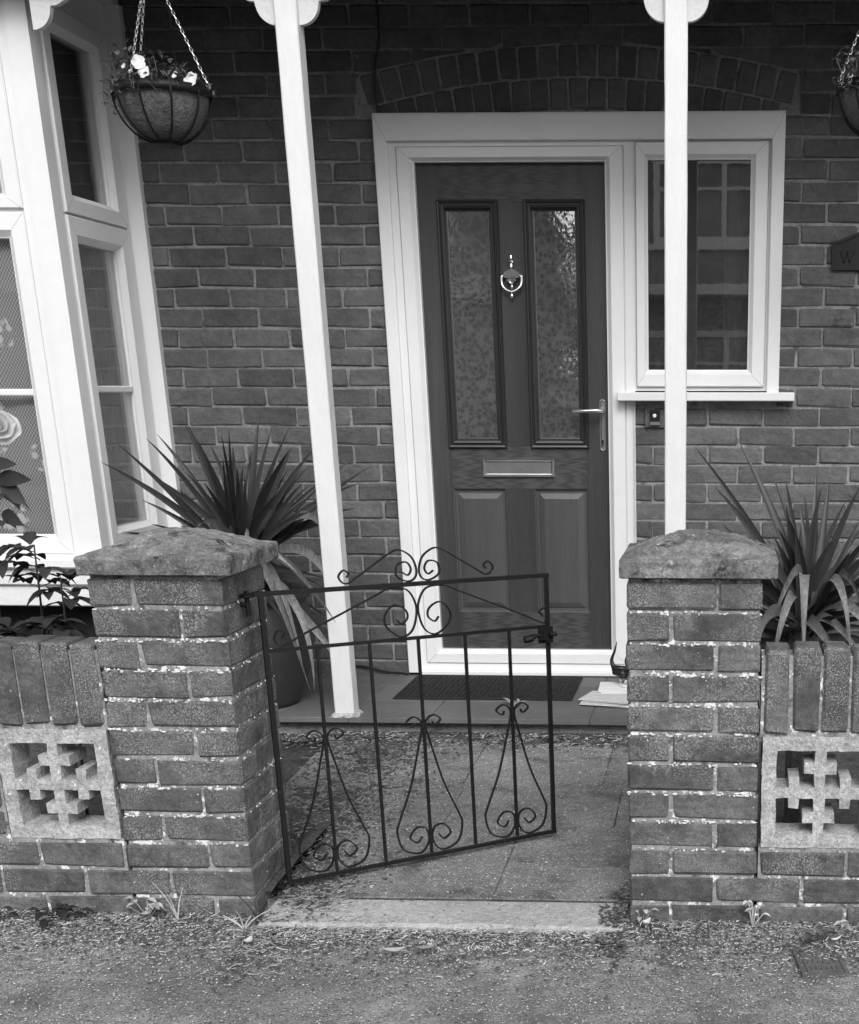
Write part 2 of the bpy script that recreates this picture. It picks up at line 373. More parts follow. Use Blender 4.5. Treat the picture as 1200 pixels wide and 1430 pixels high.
# ------------------------------------------------------------------ ground
def sheet(name, x0, x1, y0, y1, z, mat, nx=1, ny=1, amp=0.0, fz=None):
    mb = MB(); vs_ = []
    for j in range(ny + 1):
        for i in range(nx + 1):
            x = x0 + (x1 - x0) * i / nx; y = y0 + (y1 - y0) * j / ny
            h = z + (fz(x, y) if fz else 0) + (amp * noise.fractal((x * 6, y * 6, z), 1, 2, 4) if amp else 0)
            vs_.append((x, y, h))
    mb.add(vs_, [(j * (nx + 1) + i, j * (nx + 1) + i + 1, (j + 1) * (nx + 1) + i + 1, (j + 1) * (nx + 1) + i) for j in range(ny) for i in range(nx)])
    return tag(mb.build(name, mat, smooth=nx > 1), kind='structure')
sheet('ground', -150, 150, -150, 150, -.16, 'far_road')
road = sheet('road', -60, 60, -7.6, -1.3, -.11, 'far_road')
pv = MB().box(-40, 40, -1.2, 2.3, -.14, 0.0).build('pavement', 'asphalt'); tag(pv, kind='structure')
sheet('pavement_edge', -2.6, 1.4, 2.3, 3.55, 0.0, 'asphalt', 130, 42, .006, lambda x, y: .012 * max(0, (y - 3.05)) / .25)
for a, b in ((-40, -2.6), (1.4, 40)): tag(MB().box(a, b, 2.3, 3.42, -.14, 0).build('pavement', 'asphalt'), kind='structure')
tag(MB().box(-40, 40, -1.3, -1.2, -.14, .002).build('kerb', 'path_slab'), kind='structure')
tag(MB().box(-40, 40, -10.2, -7.6, -.14, .0).build('far_pavement', 'asphalt'), kind='structure')
sheet('soil', -4.6, -1.20, 3.36, 6.2, .060, 'soil', 70, 60, .020)
sheet('soil', -.215, 2.6, 3.36, 6.2, .060, 'soil', 60, 60, .020)
pz = lambda y: .022 + (y - 3.13) * .040
# path of concrete slabs
pb_ = MB().box(-1.46, -.2, 3.90, 5.02, -.08, -.0035).box(-1.20, -.2, 3.385, 3.8995, -.08, -.0035); pb_.v = [(x, y, z + pz(y)) for x, y, z in pb_.v]
path = pb_.build('path', 'soil'); tag(path, kind='structure')
def slab(x0, x1, y0, y1, mat='path_slab'):
    g = .0010; r = random.Random(int((x0 * 13 + y0 * 7) * 100))
    mb = MB(); mb.cbox(x0 + g, x1 - g, y0 + g, y1 - g, -.05, r.uniform(-.0015, .0015), .0016, .0008, r)
    mb.v = [(x, y, z + pz(y)) for x, y, z in mb.v]
    return mb.build('slab', mat, path)
th = MB(); r_ = random.Random(4)
xs_ = [-1.19 + i * .0325 for i in range(30)]
prof = [(3.213, -.06), (3.210, -.008), (3.218, 0), (3.30, .001), (3.388, 0), (3.390, -.05)]
vs_ = [(x + r_.uniform(-.004, .004), y + r_.uniform(-.004, .004) * (i in (1, 2)), z + pz(3.25) + r_.uniform(-.003, .002) * (i in (1, 2))) for x in xs_ for i, (y, z) in enumerate(prof)]
th.add(vs_, [(i * 6 + j, i * 6 + j + 1, i * 6 + 7 + j, i * 6 + 6 + j) for i in range(len(xs_) - 1) for j in range(5)] + [(0, 1, 2, 3, 4, 5)[::-1], tuple(29 * 6 + j for j in range(6))])
th.build('slab', 'threshold_slab', path)
for a in ((-1.2, -.612, 3.392, 3.97), (-.612, -.2, 3.392, 3.62), (-.612, -.2, 3.62, 3.97), (-1.45, -.86, 3.97, 4.36), (-.86, -.33, 3.97, 4.36), (-.33, -.2, 3.97, 4.36),
          (-1.47, -.872, 4.36, 4.97), (-.872, -.40, 4.36, 4.97), (-.40, -.2, 4.36, 4.97)): slab(*a)
# porch floor: quarry tiles with a nosing
FZ = .154
pf = MB().box(-2.32, 1.5, 5.03, 5.86, .0, FZ - .022).build('porch_floor', 'house_mortar'); tag(pf, kind='structure')
tx = [-2.33 + .305 * i for i in range(13)]
for i in range(12):
    for y0, y1 in ((4.985, 5.285), (5.29, 5.595), (5.60, 5.832)):
        r = random.Random(i * 31 + int(y0 * 100))
        MB().cbox(tx[i] + .0008, tx[i + 1] - .0008, y0, y1 + .003, FZ - .020, FZ + r.uniform(-.0006, .0006), .0012, .0002, r).build('tile', 'floor_tile', pf)
# ------------------------------------------------------------------ bricks
BCACHE = {}
def brick(parent, x0, x1, y0, y1, z0, z1, mat, r, jit=.0012, pos=.0012, c=.0035):
    dims = (round(x1 - x0, 3), round(y1 - y0, 3), round(z1 - z0, 3)); key = (dims, mat, r.randrange(5))
    if key not in BCACHE:
        a, b, c_ = [d / 2 for d in dims]
        BCACHE[key] = MB().cbox(-a, a, -b, b, -c_, c_, c, jit, random.Random(hash(dims) % 9999 + key[2])).mesh('brick', mat)
    o = bpy.data.objects.new('brick', BCACHE[key])
    o.location = ((x0 + x1) / 2 + r.uniform(-pos, pos), (y0 + y1) / 2 + r.uniform(-pos, pos) * 1.3, (z0 + z1) / 2 + r.uniform(-pos, pos))
    o.rotation_euler = (r.uniform(-.006, .006), r.uniform(-.004, .004), r.uniform(-.004, .004))
    return link(o, parent)

# ------------------------------------------------------------------ garden piers and walls
ROWTOP = lambda i: .884 - .075 * i
BL, BW_, BH, J = .215, .1025, .065, .010
def lichen(parent, x0, x1, rows, yf, r, count, side=None):
    mb = MB()
    for _ in range(count):
        i = r.choice(rows); z = ROWTOP(i) + r.uniform(-.002, .007); x = r.uniform(x0, x1); a = r.uniform(.002, .009) * r.uniform(.5, 1.2); b = r.uniform(.0015, .0045); k = r.randrange(6, 9); ph = r.random() * 6
        ring = [(x + a * math.cos(q * 6.283 / k + ph) * r.uniform(.6, 1.2), z + b * math.sin(q * 6.283 / k + ph) * r.uniform(.6, 1.2)) for q in range(k)]
        P = [(u, yf, v_) for u, v_ in ring] + [(x + (u - x) * .6, yf - r.uniform(.001, .003), z + (v_ - z) * .6) for u, v_ in ring]
        if side is not None: P = [(side + (yf - q[1]), yf + (q[0] - x0), q[2]) for q in P]
        mb.add(P, [(q, (q + 1) % k, k + (q + 1) % k, k + q) for q in range(k)] + [tuple(range(k, 2 * k))])
    o = mb.build('lichen', 'lichen', parent); o['kind'] = 'stuff'; return o
def pier(x0, label, gate_side):
    """one and a half brick square pier, pinwheel bond; gate_side +1 if the opening is on its right"""
    x1 = x0 + .3275; y0 = Y1; y1 = Y1 + .3275
    t = thing('gate_pier', label, 'gate pier', 'gate piers', ((x0 + x1) / 2, (y0 + y1) / 2, 0))
    r = random.Random(int(x0 * 100))
    mi = MB(); 
    mi.cbox(x0 + .006, x1 - .006, y0 + .006, y1 - .006, -.05, .892, .003, .0, None)
    mi.build('mortar', 'garden_mortar', t)
    for i in range(12):
        z1 = ROWTOP(i); z0 = z1 - BH
        str_left = (i % 2 == 0) == (gate_side < 0)     # stretcher at the left of the front face
        q = [(x0, x0 + BL, y0, y0 + BW_), (x1 - BW_, x1, y0, y0 + BL), (x1 - BL, x1, y1 - BW_, y1), (x0, x0 + BW_, y1 - BL, y1)]
        if not str_left: q = [(x0 + x1 - b, x0 + x1 - a, c, d) for a, b, c, d in q]
        for a, b, c, d in q:
            if i == 10 and c == y0 and ((gate_side > 0 and b < x0 + .2) or (gate_side < 0 and a > x1 - .2)): continue
            brick(t, a, b, c, d, z0, z1, 'garden_brick', r, .0018, .002)
    lichen(t, x0, x1, [1, 2, 2, 3, 3, 4, 4, 5, 5, 6, 7, 7, 8, 8, 9], y0 + .001, r, 230)
    if gate_side > 0: lichen(t, y0, y1, [1, 2, 3, 4, 5, 6, 7, 8], y0, r, 60, x1 - .001)
    # weathered pyramid coping
    n = 44; cx, cy = (x0 + x1) / 2 + (.012 if gate_side > 0 else .010), (y0 + y1) / 2 + .002; h = .186
    mb = MB(); vs_ = []; so = Vector((x0 * 9, 2.3, 5.1))
    for j in range(n + 1):
        for k in range(n + 1):
            u, v_ = k / n * 2 - 1, j / n * 2 - 1
            e = max(abs(u), abs(v_)); rr = math.hypot(u, v_)
            q = 1 - min(1, .6 * e + .4 * rr)
            z = .940 + .012 * min(1, (1 - e) / .5) + .039 * (q * q * (3 - 2 * q)) ** .7
            x = cx + u * h; y = cy + v_ * h
            am = min(1, (1 - e) * 5 + .22)
            nzv = (noise.fractal(Vector((x * 16, y * 16, 1)) + so, 1, 2, 5) * .008 + noise.noise(Vector((x * 70, y * 70, 3)) + so) * .003) * am
            if gate_side > 0: nzv -= .010 * math.exp(-((u - .35) ** 2 + (v_ - .1) ** 2) / .03)
            else: nzv -= .006 * math.exp(-((u - .25) ** 2 + (v_ + .3) ** 2) / .04)
            edge = 1 if e > .999 else 0
            x += edge * noise.noise(Vector((x * 40, y * 40, 9)) + so) * .003; y += edge * noise.noise(Vector((x * 40, y * 40, 19)) + so) * .003
            vs_.append((x, y, z + nzv))
    m = n + 1
    fs = [(j * m + k, j * m + k + 1, (j + 1) * m + k + 1, (j + 1) * m + k) for j in range(n) for k in range(n)]
    per = [k for k in range(n)] + [j * m + n for j in range(n)] + [n * m + n - k for k in range(n)] + [(n - j) * m for j in range(n)]
    prev = per
    for lev, (dz, out) in enumerate(((-.006, .003), (-.018, .003), (-.040, .002), (-.043, -.003))):
        new = []
        for i in per:
            x, y, z = vs_[i]; d = Vector((x - cx, y - cy)); d = Vector((math.copysign(1, d.x) * (abs(d.x) > h * .985), math.copysign(1, d.y) * (abs(d.y) > h * .985)))
            q = noise.noise(Vector((x * 30, y * 30, lev * 7.7)) + so) * .0025
            new.append(len(vs_)); vs_.append((x + d.x * (out + q), y + d.y * (out + q), (.938 + dz) + (z - .938) * (.4, .1, 0, 0)[lev]))
        L_ = len(per); fs += [(prev[(i + 1) % L_], prev[i], new[i], new[(i + 1) % L_]) for i in range(L_)]; prev = new
    fs.append(tuple(prev)[::-1])
    mb.add(vs_, fs); mb.build('coping_stone', 'coping', t)
    rebase(t); return t
pier(-.236, 'brick gate pier with mossy coping on the right of the path, latch side', -1)
pier(-1.547, 'brick gate pier with mossy coping that carries the iron gate', 1)

def screen_block(parent, xc, z0, r):
    a = .145; ft = .036; b = .0135; tb = .064; tl = .040
    br = sorted([-a, -a + ft, -tb - b, -tb + b, -tl, -b, b, tl, tb - b, tb + b, a - ft, a])
    def sol(x, z):
        ax, az = abs(x), abs(z)
        return ax > a - ft or az > a - ft or ax < b or az < b or (ax < tl and tb - b < az < tb + b) or (az < tl and tb - b < ax < tb + b)
    mb = MB().grid(br, br, sol, 0, .095, .0016, r)
    mb.v = [(x + xc, y + Y1 + .004, z + z0 + a) for x, y, z in mb.v]
    return mb.build('screen_block', 'concrete_block', parent)
def garden_wall(side, label):
    s = side; edge = .0915 if s > 0 else -1.547
    t = thing('garden_wall', label, 'garden wall', 'front garden walls', (edge + s * .4, Y1 + .05, 0)); r = random.Random(50 + s)
    yb = Y1 + BW_
    L0 = 1.05
    def bx(d0, d1): return (edge + d0, edge + d1) if s > 0 else (edge - d1, edge - d0)
    # three bottom courses of stretchers
    for i, st in ((9, J), (10, -.1125 + J), (11, J)):
        d = st
        while d < L0:
            a, b = bx(d, d + BL); brick(t, a, b, Y1, yb, ROWTOP(i) - BH, ROWTOP(i), 'garden_brick', r, .0018, .0018); d += BL + J
    zb = ROWTOP(9) + .011
    x0, x1 = bx(.004, L0 + .1)
    MB().box(x0, x1, Y1 + .007, yb - .007, -.05, zb).build('mortar', 'garden_mortar', t)
    # screen blocks with a brick stack between them, then soldiers
    d = .009; k = 0
    while d < L0:
        screen_block(t, sum(bx(d, d + .29)) / 2, zb, r)
        a, b = bx(d + .29, d + .29 + .235)
        MB().box(a + .004, b - .004, Y1 + .007, yb - .007, zb, zb + .295).build('mortar', 'garden_mortar', t)
        for q in range(4): brick(t, a + J, b - J, Y1, yb, zb + .010 + q * .073, zb + .010 + q * .073 + .063, 'garden_brick', r)
        d += .29 + .235
    z0 = zb + .30
    a, b = bx(.002, L0 + .1); MB().box(a, b, Y1 + .008, yb - .008, z0 - .012, z0 + .19).build('mortar', 'garden_mortar', t)
    d = .010; first = True
    while d < L0:
        wd = (.058 if s < 0 else .062) if first else BH; first = False
        a, b = bx(d, d + wd); dz = r.uniform(-.003, .003)
        o = brick(t, a, b, Y1 - .002, yb + .01, z0 + dz, z0 + .207 + dz, 'garden_brick', r, .0018, .0012, .005)
        o.rotation_euler[1] += r.uniform(-.006, .006) + (.008 if s < 0 else 0); d += wd + (.0065 if s < 0 else .0075)
    rebase(t); return t
garden_wall(1, 'low brick garden wall with pierced concrete block right of the gate')
garden_wall(-1, 'low brick garden wall with pierced concrete block left of the gate')

# ------------------------------------------------------------------ the house
house = thing('brick_house', 'dark brick house front with white panelled entrance and square bay window', 'house', loc=(-.6, Y2, 0))
def wsolid(x, z):
    if -1.33 < x < -.385 and z < 2.265: return False
    if -.385 < x < .165 and 1.30 < z < 2.265: return False
    if x < -2.335 and z < 2.66: return False
    return True
MB().grid([-6, -2.335, -1.33, -.385, .165, 3.2], [0, .10, 1.30, 2.265, 2.66, 5.4], wsolid, Y2 + .007, Y2 + .24).build('mortar', 'house_mortar', house)
hb = MB(); hr = random.Random(11); PITCH = .0743; ZTOP = 2.292; n_parts = 0
XA, RA = -.58, 3.4; CZ = 2.421 - RA
def house_row(k, x0, x1, phase):
    global n_parts
    z1 = ZTOP - PITCH * k - .0048; z0 = z1 - PITCH + .0096
    RO = RA + .114; cut = None
    hwz = lambda z: min(.845, math.sqrt(max(0, RO ** 2 - (z - CZ) ** 2)))
    if z1 > 2.30 and hwz(z0) > .03: cut = (XA - hwz(z0), XA + hwz(z0))
    n0 = math.floor((x0 - phase) / .226) - 1; a = phase + n0 * .226
    while a < x1:
        segs = [(max(a + .005, x0), min(a + .221, x1))]
        if cut:
            out = []
            for p, q in segs:
                if q <= cut[0] or p >= cut[1]: out.append((p, q))
                else:
                    for sg in (-1, 1):                       # bricks cut to the curve of the arch
                        arc = [(XA + sg * hwz(z0 + (z1 - z0) * k_ / 4), z0 + (z1 - z0) * k_ / 4) for k_ in range(5)]
                        if sg < 0 and p < arc[-1][0] - .004:
                            a_, e_ = p, min(q, XA - .004); P = [(a_, z0 if arc[0][0] > a_ else z1)] if False else [(a_, z0)] + [(min(max(u, a_), e_), v_) for u, v_ in arc] + [(a_, z1)]
                        elif sg > 0 and q > arc[-1][0] + .004:
                            a_, e_ = q, max(p, XA + .004); P = [(a_, z0)] + [(max(min(u, a_), e_), v_) for u, v_ in arc] + [(a_, z1)]
                        else: continue
                        Q = [P[0]]
                        for u in P[1:]:
                            if abs(u[0] - Q[-1][0]) + abs(u[1] - Q[-1][1]) > .0015: Q.append(u)
                        if len(Q) > 2 and max(u[0] for u in Q) - min(u[0] for u in Q) > .012: MB().prism(Q, Y2 + hr.uniform(-.001, .001), Y2 + .1).build('brick', 'house_brick', house); n_parts += 1
            segs = out
        for p, q in segs:
            if q - p < .022: continue
            seen = z0 < 2.68 and p < .56 and not (z1 < .72 and p > -.3) and not (q < -1.62 and z1 < .60) and z1 > .12
            if seen and n_parts < 255:
                n_parts += 1
                o = brick(house, p, q, Y2, Y2 + .10, z0, z1, 'house_brick', hr, .0026, .0018)
            else:
                dy = hr.uniform(-.0015, .0015); hb.cbox(p, q, Y2 + dy, Y2 + .1, z0, z1, .0035, .001, hr)
        a += .226
for k in range(-8, 31):
    ev = k % 2 == 0
    zm = ZTOP - PITCH * (k + .5)
    pl, pr_ = (-1.766 if ev else -1.885), (.149 if ev else .274)
    if zm > 2.29: house_row(k, -2.335, 1.6, pl)
    else:
        house_row(k, -2.30, -1.36, pl)
        house_row(k, .20 if zm > 1.285 else -.379, 1.6, pr_)
bkw = hb.build('brickwork', 'house_brick', house); tag(bkw, kind='stuff')
# two rings of bricks on edge over the door and window
for ring in (0, 1):
    ra = RA - .105 if ring == 0 else RA + .004
    na = 21 if ring == 0 else 22
    for i in range(na):
        a = (i - (na - 1) / 2) * .0218
        if ring == 0 and ra * math.cos(a) + .1 + CZ < 2.30: continue
        o = brick(house, -.0325, .0325, 0, .1, 0, .102, 'house_brick', hr, .0012, .0)
        o.rotation_euler = (0, a, 0)
        c = ra + .051
        o.location = (XA + c * math.sin(a), Y2 + .051 + hr.uniform(-.001, .001), CZ + c * math.cos(a)); n_parts += 1
# rooms behind the glass
rm = MB()
rm.box(-6, 3.2, 9.3, 9.4, 0, 2.8); rm.box(-6, 3.2, 5.2, 9.3, -.02, .09) if False else rm.box(-6, 3.2, Y2 + .25, 9.3, 0, .12)
rm.box(-6, 3.2, Y2 + .25, 9.3, 2.72, 2.8); rm.box(-6.1, -6, Y2 + .25, 9.4, 0, 2.8); rm.box(3.2, 3.3, Y2 + .25, 9.4, 0, 2.8); rm.box(-1.62, -1.5, Y2 + .26, 9.29, .12, 2.71)
rm.build('room', 'interior', house)
rf = MB(); rf.prism([(-6.3, 5.35), (3.5, 5.35), (3.5, 5.5), (-6.3, 5.5)], Y2 - .3, 10.2)
rf.add([(-6.4, Y2 - .4, 5.5), (3.6, Y2 - .4, 5.5), (3.6, 8, 7.6), (-6.4, 8, 7.6), (3.6, 10.3, 5.5), (-6.4, 10.3, 5.5)], [(0, 1, 2, 3), (3, 2, 4, 5), (1, 4, 2), (0, 3, 5)])
rf.build('roof', 'roof_tile', house)
MB().box(-6, -5.9, Y2 + .24, 10, 0, 5.4).box(3.1, 3.2, Y2 + .24, 10, 0, 5.4).box(-5.9, 3.1, 9.9, 10, 0, 5.4).build('wall', 'far_brick', house)

# white door and window frame
FY = 5.805
trim = MB()
trim.sweep(-1.365, .206, 1.29, 2.302, [(0, Y2 + .02), (0, FY + .003), (.003, FY), (.046, FY), (.049, FY + .003), (.049, Y2 + .03)], ins=(1, 1, 0, 1.9))
trim.v = [(x, y, (.166 if (z < 1.295 and x < -1) else z)) for x, y, z in trim.v]     # left leg runs down to the threshold
trim.f = [f for f in trim.f if not all(trim.v[i][2] < 1.3 for i in f)]
tr = trim.build('door_frame', 'upvc', house)
def upvc_frame(x0, x1, z0, z1, prof_, ins, parent, name='frame'): return MB().sweep(x0, x1, z0, z1, prof_, ins=ins).build(name, 'upvc', parent)
# door frame proper: outer step, groove, face, bead down to the leaf
upvc_frame(-1.318, -.374, .176, 2.215, [(-.002, Y2 + .06), (-.002, 5.828), (.030, 5.828), (.031, 5.834), (.034, 5.834), (.035, 5.822), (.078, 5.820), (.080, 5.822), (.092, 5.838), (.0965, 5.840), (.0965, 5.92)], (1, 1.13, .9, .78), tr)
MB().cbox(-1.318, -.376, 5.79, 5.90, .158, .1755, .003).build('threshold', 'upvc', tr)
MB().box(-.3745, -.3725, 5.812, 5.86, .18, 1.29).build('frame', 'upvc', tr)
# side window
win = upvc_frame(-.3735, .160, 1.315, 2.215, [(-.001, Y2 + .06), (-.001, 5.830), (.010, 5.830), (.0105, 5.838), (.0125, 5.838), (.013, 5.815), (.016, 5.812), (.052, 5.812), (.064, 5.828), (.068, 5.830), (.068, 5.90)], (.82, 1.2, 1.15, 1.07), house, 'window')
MB().box(-.318, .078, 5.845, 5.853, 1.39, 2.142).build('pane', 'window_glass', win)
sl = MB().cbox(-.441, .268, 5.765, Y2 + .02, 1.2755, 1.3085, .003); sl.build('sill', 'upvc', win)
# net curtain edge inside the side window
cu = MB(); n = 24
cu.add([(-.02 + .15 * i / n, 5.96 + .018 * math.sin(i * 1.7), z) for i in range(n + 1) for z in (1.33, 2.2)], [(2 * i, 2 * i + 2, 2 * i + 3, 2 * i + 1) for i in range(n)])
tag(cu.build('curtain', 'paper', None, True), 'pale curtain edge behind the small side window', 'curtain')

# mitre seams at the frame corners
def seams(parent, T, lines, y):
    mb = MB()
    for (xa, za), (xb, zb_) in lines:
        d = Vector((xb - xa, zb_ - za)).normalized(); nn = Vector((-d.y, d.x)) * .0006
        P = [(xa + nn.x, za + nn.y), (xa - nn.x, za - nn.y), (xb - nn.x, zb_ - nn.y), (xb + nn.x, zb_ + nn.y)]
        mb.add([T(p[0], y, p[1]) for p in P] + [T(p[0], y + .002, p[1]) for p in P], [(0, 1, 2, 3), (0, 4, 5, 1), (2, 6, 7, 3)])
    mb.build('seam', 'seam', parent)
ID = lambda u, d, w_: (u, d, w_)
seams(tr, ID, [((-1.3645, 2.3015), (-1.317, 2.211)), ((.2055, 2.3015), (.158, 2.211))], FY - .0004)
seams(tr, ID, [((-1.282, 2.187), (-1.242, 2.156)), ((-.415, 2.187), (-.460, 2.156)), ((-1.282, .208), (-1.242, .244)), ((-.415, .208), (-.460, .244))], 5.8193)
seams(win, ID, [((-.362, 2.199), (-.332, 2.160)), ((.141, 2.199), (.098, 2.160)), ((-.362, 1.332), (-.332, 1.373)), ((.141, 1.332), (.098, 1.373))], 5.8115)
# front door
door = bpy.data.objects.new('front_door', None); link(door, house); tag(door, 'dark wood grain panelled front door')
DY = 5.867
def dbox(x0, x1, z0, z1, m, nm): MB().cbox(x0, x1, DY, DY + .04, z0, z1, .0006).build(nm, m, door)
dbox(-1.226, -1.140, .262, 2.140, 'door_skin', 'stile'); dbox(-.575, -.482, .262, 2.140, 'door_skin', 'stile')
dbox(-1.140, -.575, 2.004, 2.140, 'door_rail', 'rail'); dbox(-1.140, -.575, .930, 1.098, 'door_rail', 'rail'); dbox(-1.140, -.575, .262, .420, 'door_rail', 'rail')
dbox(-.910, -.801, 1.098, 2.004, 'door_skin', 'stile'); dbox(-.918, -.799, .420, .930, 'door_skin', 'stile')
for x0, x1 in ((-1.147, -.905), (-.806, -.566)):
    MB().sweep(x0, x1, 1.092, 2.012, [(0, DY + .002), (0, 5.856), (.004, 5.850), (.010, 5.852), (.013, 5.858), (.017, 5.858), (.020, 5.850), (.028, 5.852), (.036, 5.866), (.040, 5.868), (.040, 5.89)]).build('moulding', 'moulding', door)
    MB().box(x0 + .036, x1 - .036, 5.872, 5.880, 1.125, 1.978).build('pane', 'pattern_glass', door)
    MB().sweep(x0 + .0385, x1 - .0385, 1.130, 1.9735, [(0, 5.8725), (0, 5.8695), (.002, 5.8695), (.002, 5.8725)]).build('bead', 'satin_metal', door)
for x0, x1 in ((-1.140, -.918), (-.799, -.575)):
    mb = MB().sweep(x0, x1, .420, .930, [(0, DY), (.003, DY + .002), (.007, DY + .010), (.016, DY + .011), (.020, DY + .008), (.040, DY + .001), (.041, DY + .0005)])
    b = len(mb.v); mb.f.append((b - 4, b - 3, b - 2, b - 1)); mb.build('panel', 'door_panel', door)
lp = MB().sweep(-1.010, -.713, .977, 1.048, [(0, DY + .004), (0, 5.858), (.003, 5.8545), (.007, 5.8545), (.010, 5.860), (.012, 5.865)]).build('letter_plate', 'satin_metal', door)
MB().cbox(-.9985, -.7245, 5.856, 5.866, .988, 1.036, .002).build('flap', 'satin_metal', door)
hp = MB(); hp.cbox(-.520, -.497, 5.858, DY + .004, 1.081, 1.281, .008); hp.lathe([(0, .0), (.011, 0), (.011, .006)], (0, 0, 0), 12)
hp.v = hp.v[:24] + [(-.5085 + x, 5.858 - z, 1.237 + y) for x, y, z in hp.v[24:]]
hp.build('handle_plate', 'satin_metal', door)
MB().tube([(-.5085, 5.860, 1.237), (-.5085, 5.815, 1.237), (-.513, 5.808, 1.2375), (-.53, 5.806, 1.238), (-.58, 5.806, 1.237), (-.627, 5.808, 1.234)], [.009, .009, .0095, .009, .0075, .006], 8).build('handle', 'satin_metal', door, True)
kc = MB(); kc.cbox(-.5125, -.5045, 5.855, 5.862, 1.112, 1.124, .002); kc.cbox(-.511, -.506, 5.855, 5.862, 1.100, 1.113, .001)
kc.build('keyhole', 'black_plastic', door)
# urn shaped knocker
kn = MB(); kx = -.860
def turn(prof_, z): 
    k0 = len(kn.v); kn.lathe(prof_, (kx, DY - .014, z), 12)
turn([(.0, .026), (.004, .022), (.006, .012), (.004, .004), (.009, .002), (.009, -.004), (.005, -.008), (.007, -.020), (.003, -.026)], 1.792)
kn.prism([(kx - .031, 1.733), (kx + .031, 1.733), (kx + .031, 1.748), (kx + .026, 1.755), (kx + .010, 1.762), (kx, 1.766), (kx - .010, 1.762), (kx - .026, 1.755), (kx - .031, 1.748)], DY - .022, DY)
turn([(.022, .0), (.020, -.010), (.008, -.022), (.005, -.026), (.008, -.030), (.008, -.036), (.003, -.042)], 1.730)
kn.build('knocker', 'chrome', door)
kr = MB().tube(smooth_path([(kx - .040, DY - .018, 1.742), (kx - .039, DY - .020, 1.715), (kx - .030, DY - .024, 1.696), (kx, DY - .028, 1.682), (kx + .030, DY - .024, 1.696), (kx + .039, DY - .020, 1.715), (kx + .040, DY - .018, 1.742)], 5), .0048, 8)
kr.lathe([(0, .0), (.004, -.004), (.007, -.014), (.005, -.022), (0, -.025)], (kx, DY - .026, 1.680), 10)
kr.tube([(kx - .044, DY - .016, 1.742), (kx + .044, DY - .016, 1.742)], .005, 8); kr.build('knocker_ring', 'chrome', door, True)

# ------------------------------------------------------------------ bay window
BYF, BXS = 5.13, -2.335
bay = bpy.data.objects.new('bay_window', None); link(bay, house); tag(bay, 'white square bay window with lace curtains')
TF = lambda u, d, z: (u, BYF + d, z)
TS = lambda u, d, z: (BXS - d, u, z)
cp = MB()                                     # moulded corner post
cp.box(-2.411, BXS, BYF, BYF + .062, .70, 2.66)
cp.box(-2.446, -2.4115, BYF + .010, BYF + .06, .70, 2.66)
cp.box(-2.40, BXS - .010, BYF + .0625, 5.183, .70, 2.66); cp.box(-2.40, BXS - .004, 5.1835, 5.194, .70, 2.66); cp.box(-2.40, BXS - .014, 5.1945, 5.236, .70, 2.66)
cp.build('corner_post', 'upvc', bay)
jb = MB().box(-2.40, BXS - .012, 5.768, 5.80, .70, 2.66).box(-2.40, -2.287, 5.8005, Y2 + .02, .70, 2.66); jb.build('jamb', 'upvc', bay)
SP = lambda w: [(0, .045), (0, .008), (.004, .003), (w - .022, .003), (w - .019, .006), (w - .004, .022), (w, .024), (w, .05)]
def light(T, x0, x1, z0, z1, w, ins, bar=None, nm='sash'):
    s = MB().sweep(x0, x1, z0, z1, SP(w), T, ins).build(nm, 'upvc', bay)
    a, b, c, e = x0 + w * ins[0], x1 - w * ins[1], z0 + w * ins[2], z1 - w * ins[3]
    k = (w - .024) / w
    seams(s, T, [((p + (q - p) * .06, g + (h_ - g) * .06), (p + (q - p) * k, g + (h_ - g) * k)) for p, q in ((x0, a), (x1, b)) for g, h_ in ((z0, c), (z1, e))], .0026)
    mb = MB(); mb.box(a - .004, b + .004, .034, .040, c - .004, e + .004); mb.v = [T(*q) for q in mb.v]; mb.build('pane', 'side_glass' if T is TS else 'clear_glass', bay)
    if bar:
        mb = MB().cbox(a - .002, b + .002, .022, .0335, bar - .012, bar + .012, .004); mb.v = [T(*q) for q in mb.v]; mb.build('glazing_bar', 'upvc', bay)
light(TS, 5.237, 5.767, 1.904, 2.560, .08, (1, 1.3, .83, 1.05)); light(TS, 5.237, 5.767, .742, 1.897, .08, (.93, 1.4, .95, 1.05), 1.318)
for x0, x1 in ((-3.20, -2.447), (-4.02, -3.27)):
    light(TF, x0, x1, 1.905, 2.560, .072, (1, 1, .66, 1.1)); light(TF, x0, x1, .735, 1.893, .072, (1, 1, .98, 1.12), 1.306)
hd = MB(); hd.box(-4.05, -2.4465, BYF + .006, BYF + .07, 2.561, 2.66); hd.box(-4.05, -2.4465, BYF + .006, BYF + .07, .70, .7345); hd.box(-4.05, -2.4465, BYF + .020, BYF + .07, 1.8935, 1.9045)
hd.box(-3.2695, -3.2005, BYF + .004, BYF + .07, .70, 2.66); hd.box(-4.10, -4.021, BYF + .004, BYF + .07, .70, 2.66)
hd.box(-2.40, BXS - .011, 5.2365, 5.7675, 2.561, 2.66); hd.box(-2.40, BXS - .011, 5.2365, 5.7675, .70, .7415); hd.box(-2.40, BXS - .02, 5.2365, 5.7675, 1.8975, 1.9035)
hd.build('frame', 'upvc', bay)
MB().cbox(-4.15, -2.300, 5.085, Y2 - .001, .687, .724, .006).build('sill', 'upvc', bay)
bs = MB(); bs.cbox(-4.12, -2.318, 5.108, Y2 - .002, .622, .6865, .006); bs.cbox(-4.10, -2.335, 5.124, Y2 - .003, .543, .6215, .004); bs.build('base', 'render', bay)
bw_ = MB(); bw_.box(-4.0, -2.42, 5.26, 5.36, 0, .5425); bw_.box(-2.52, -2.42, 5.36, Y2, 0, .5425); bw_.build('plinth', 'plinth_shade', bay)
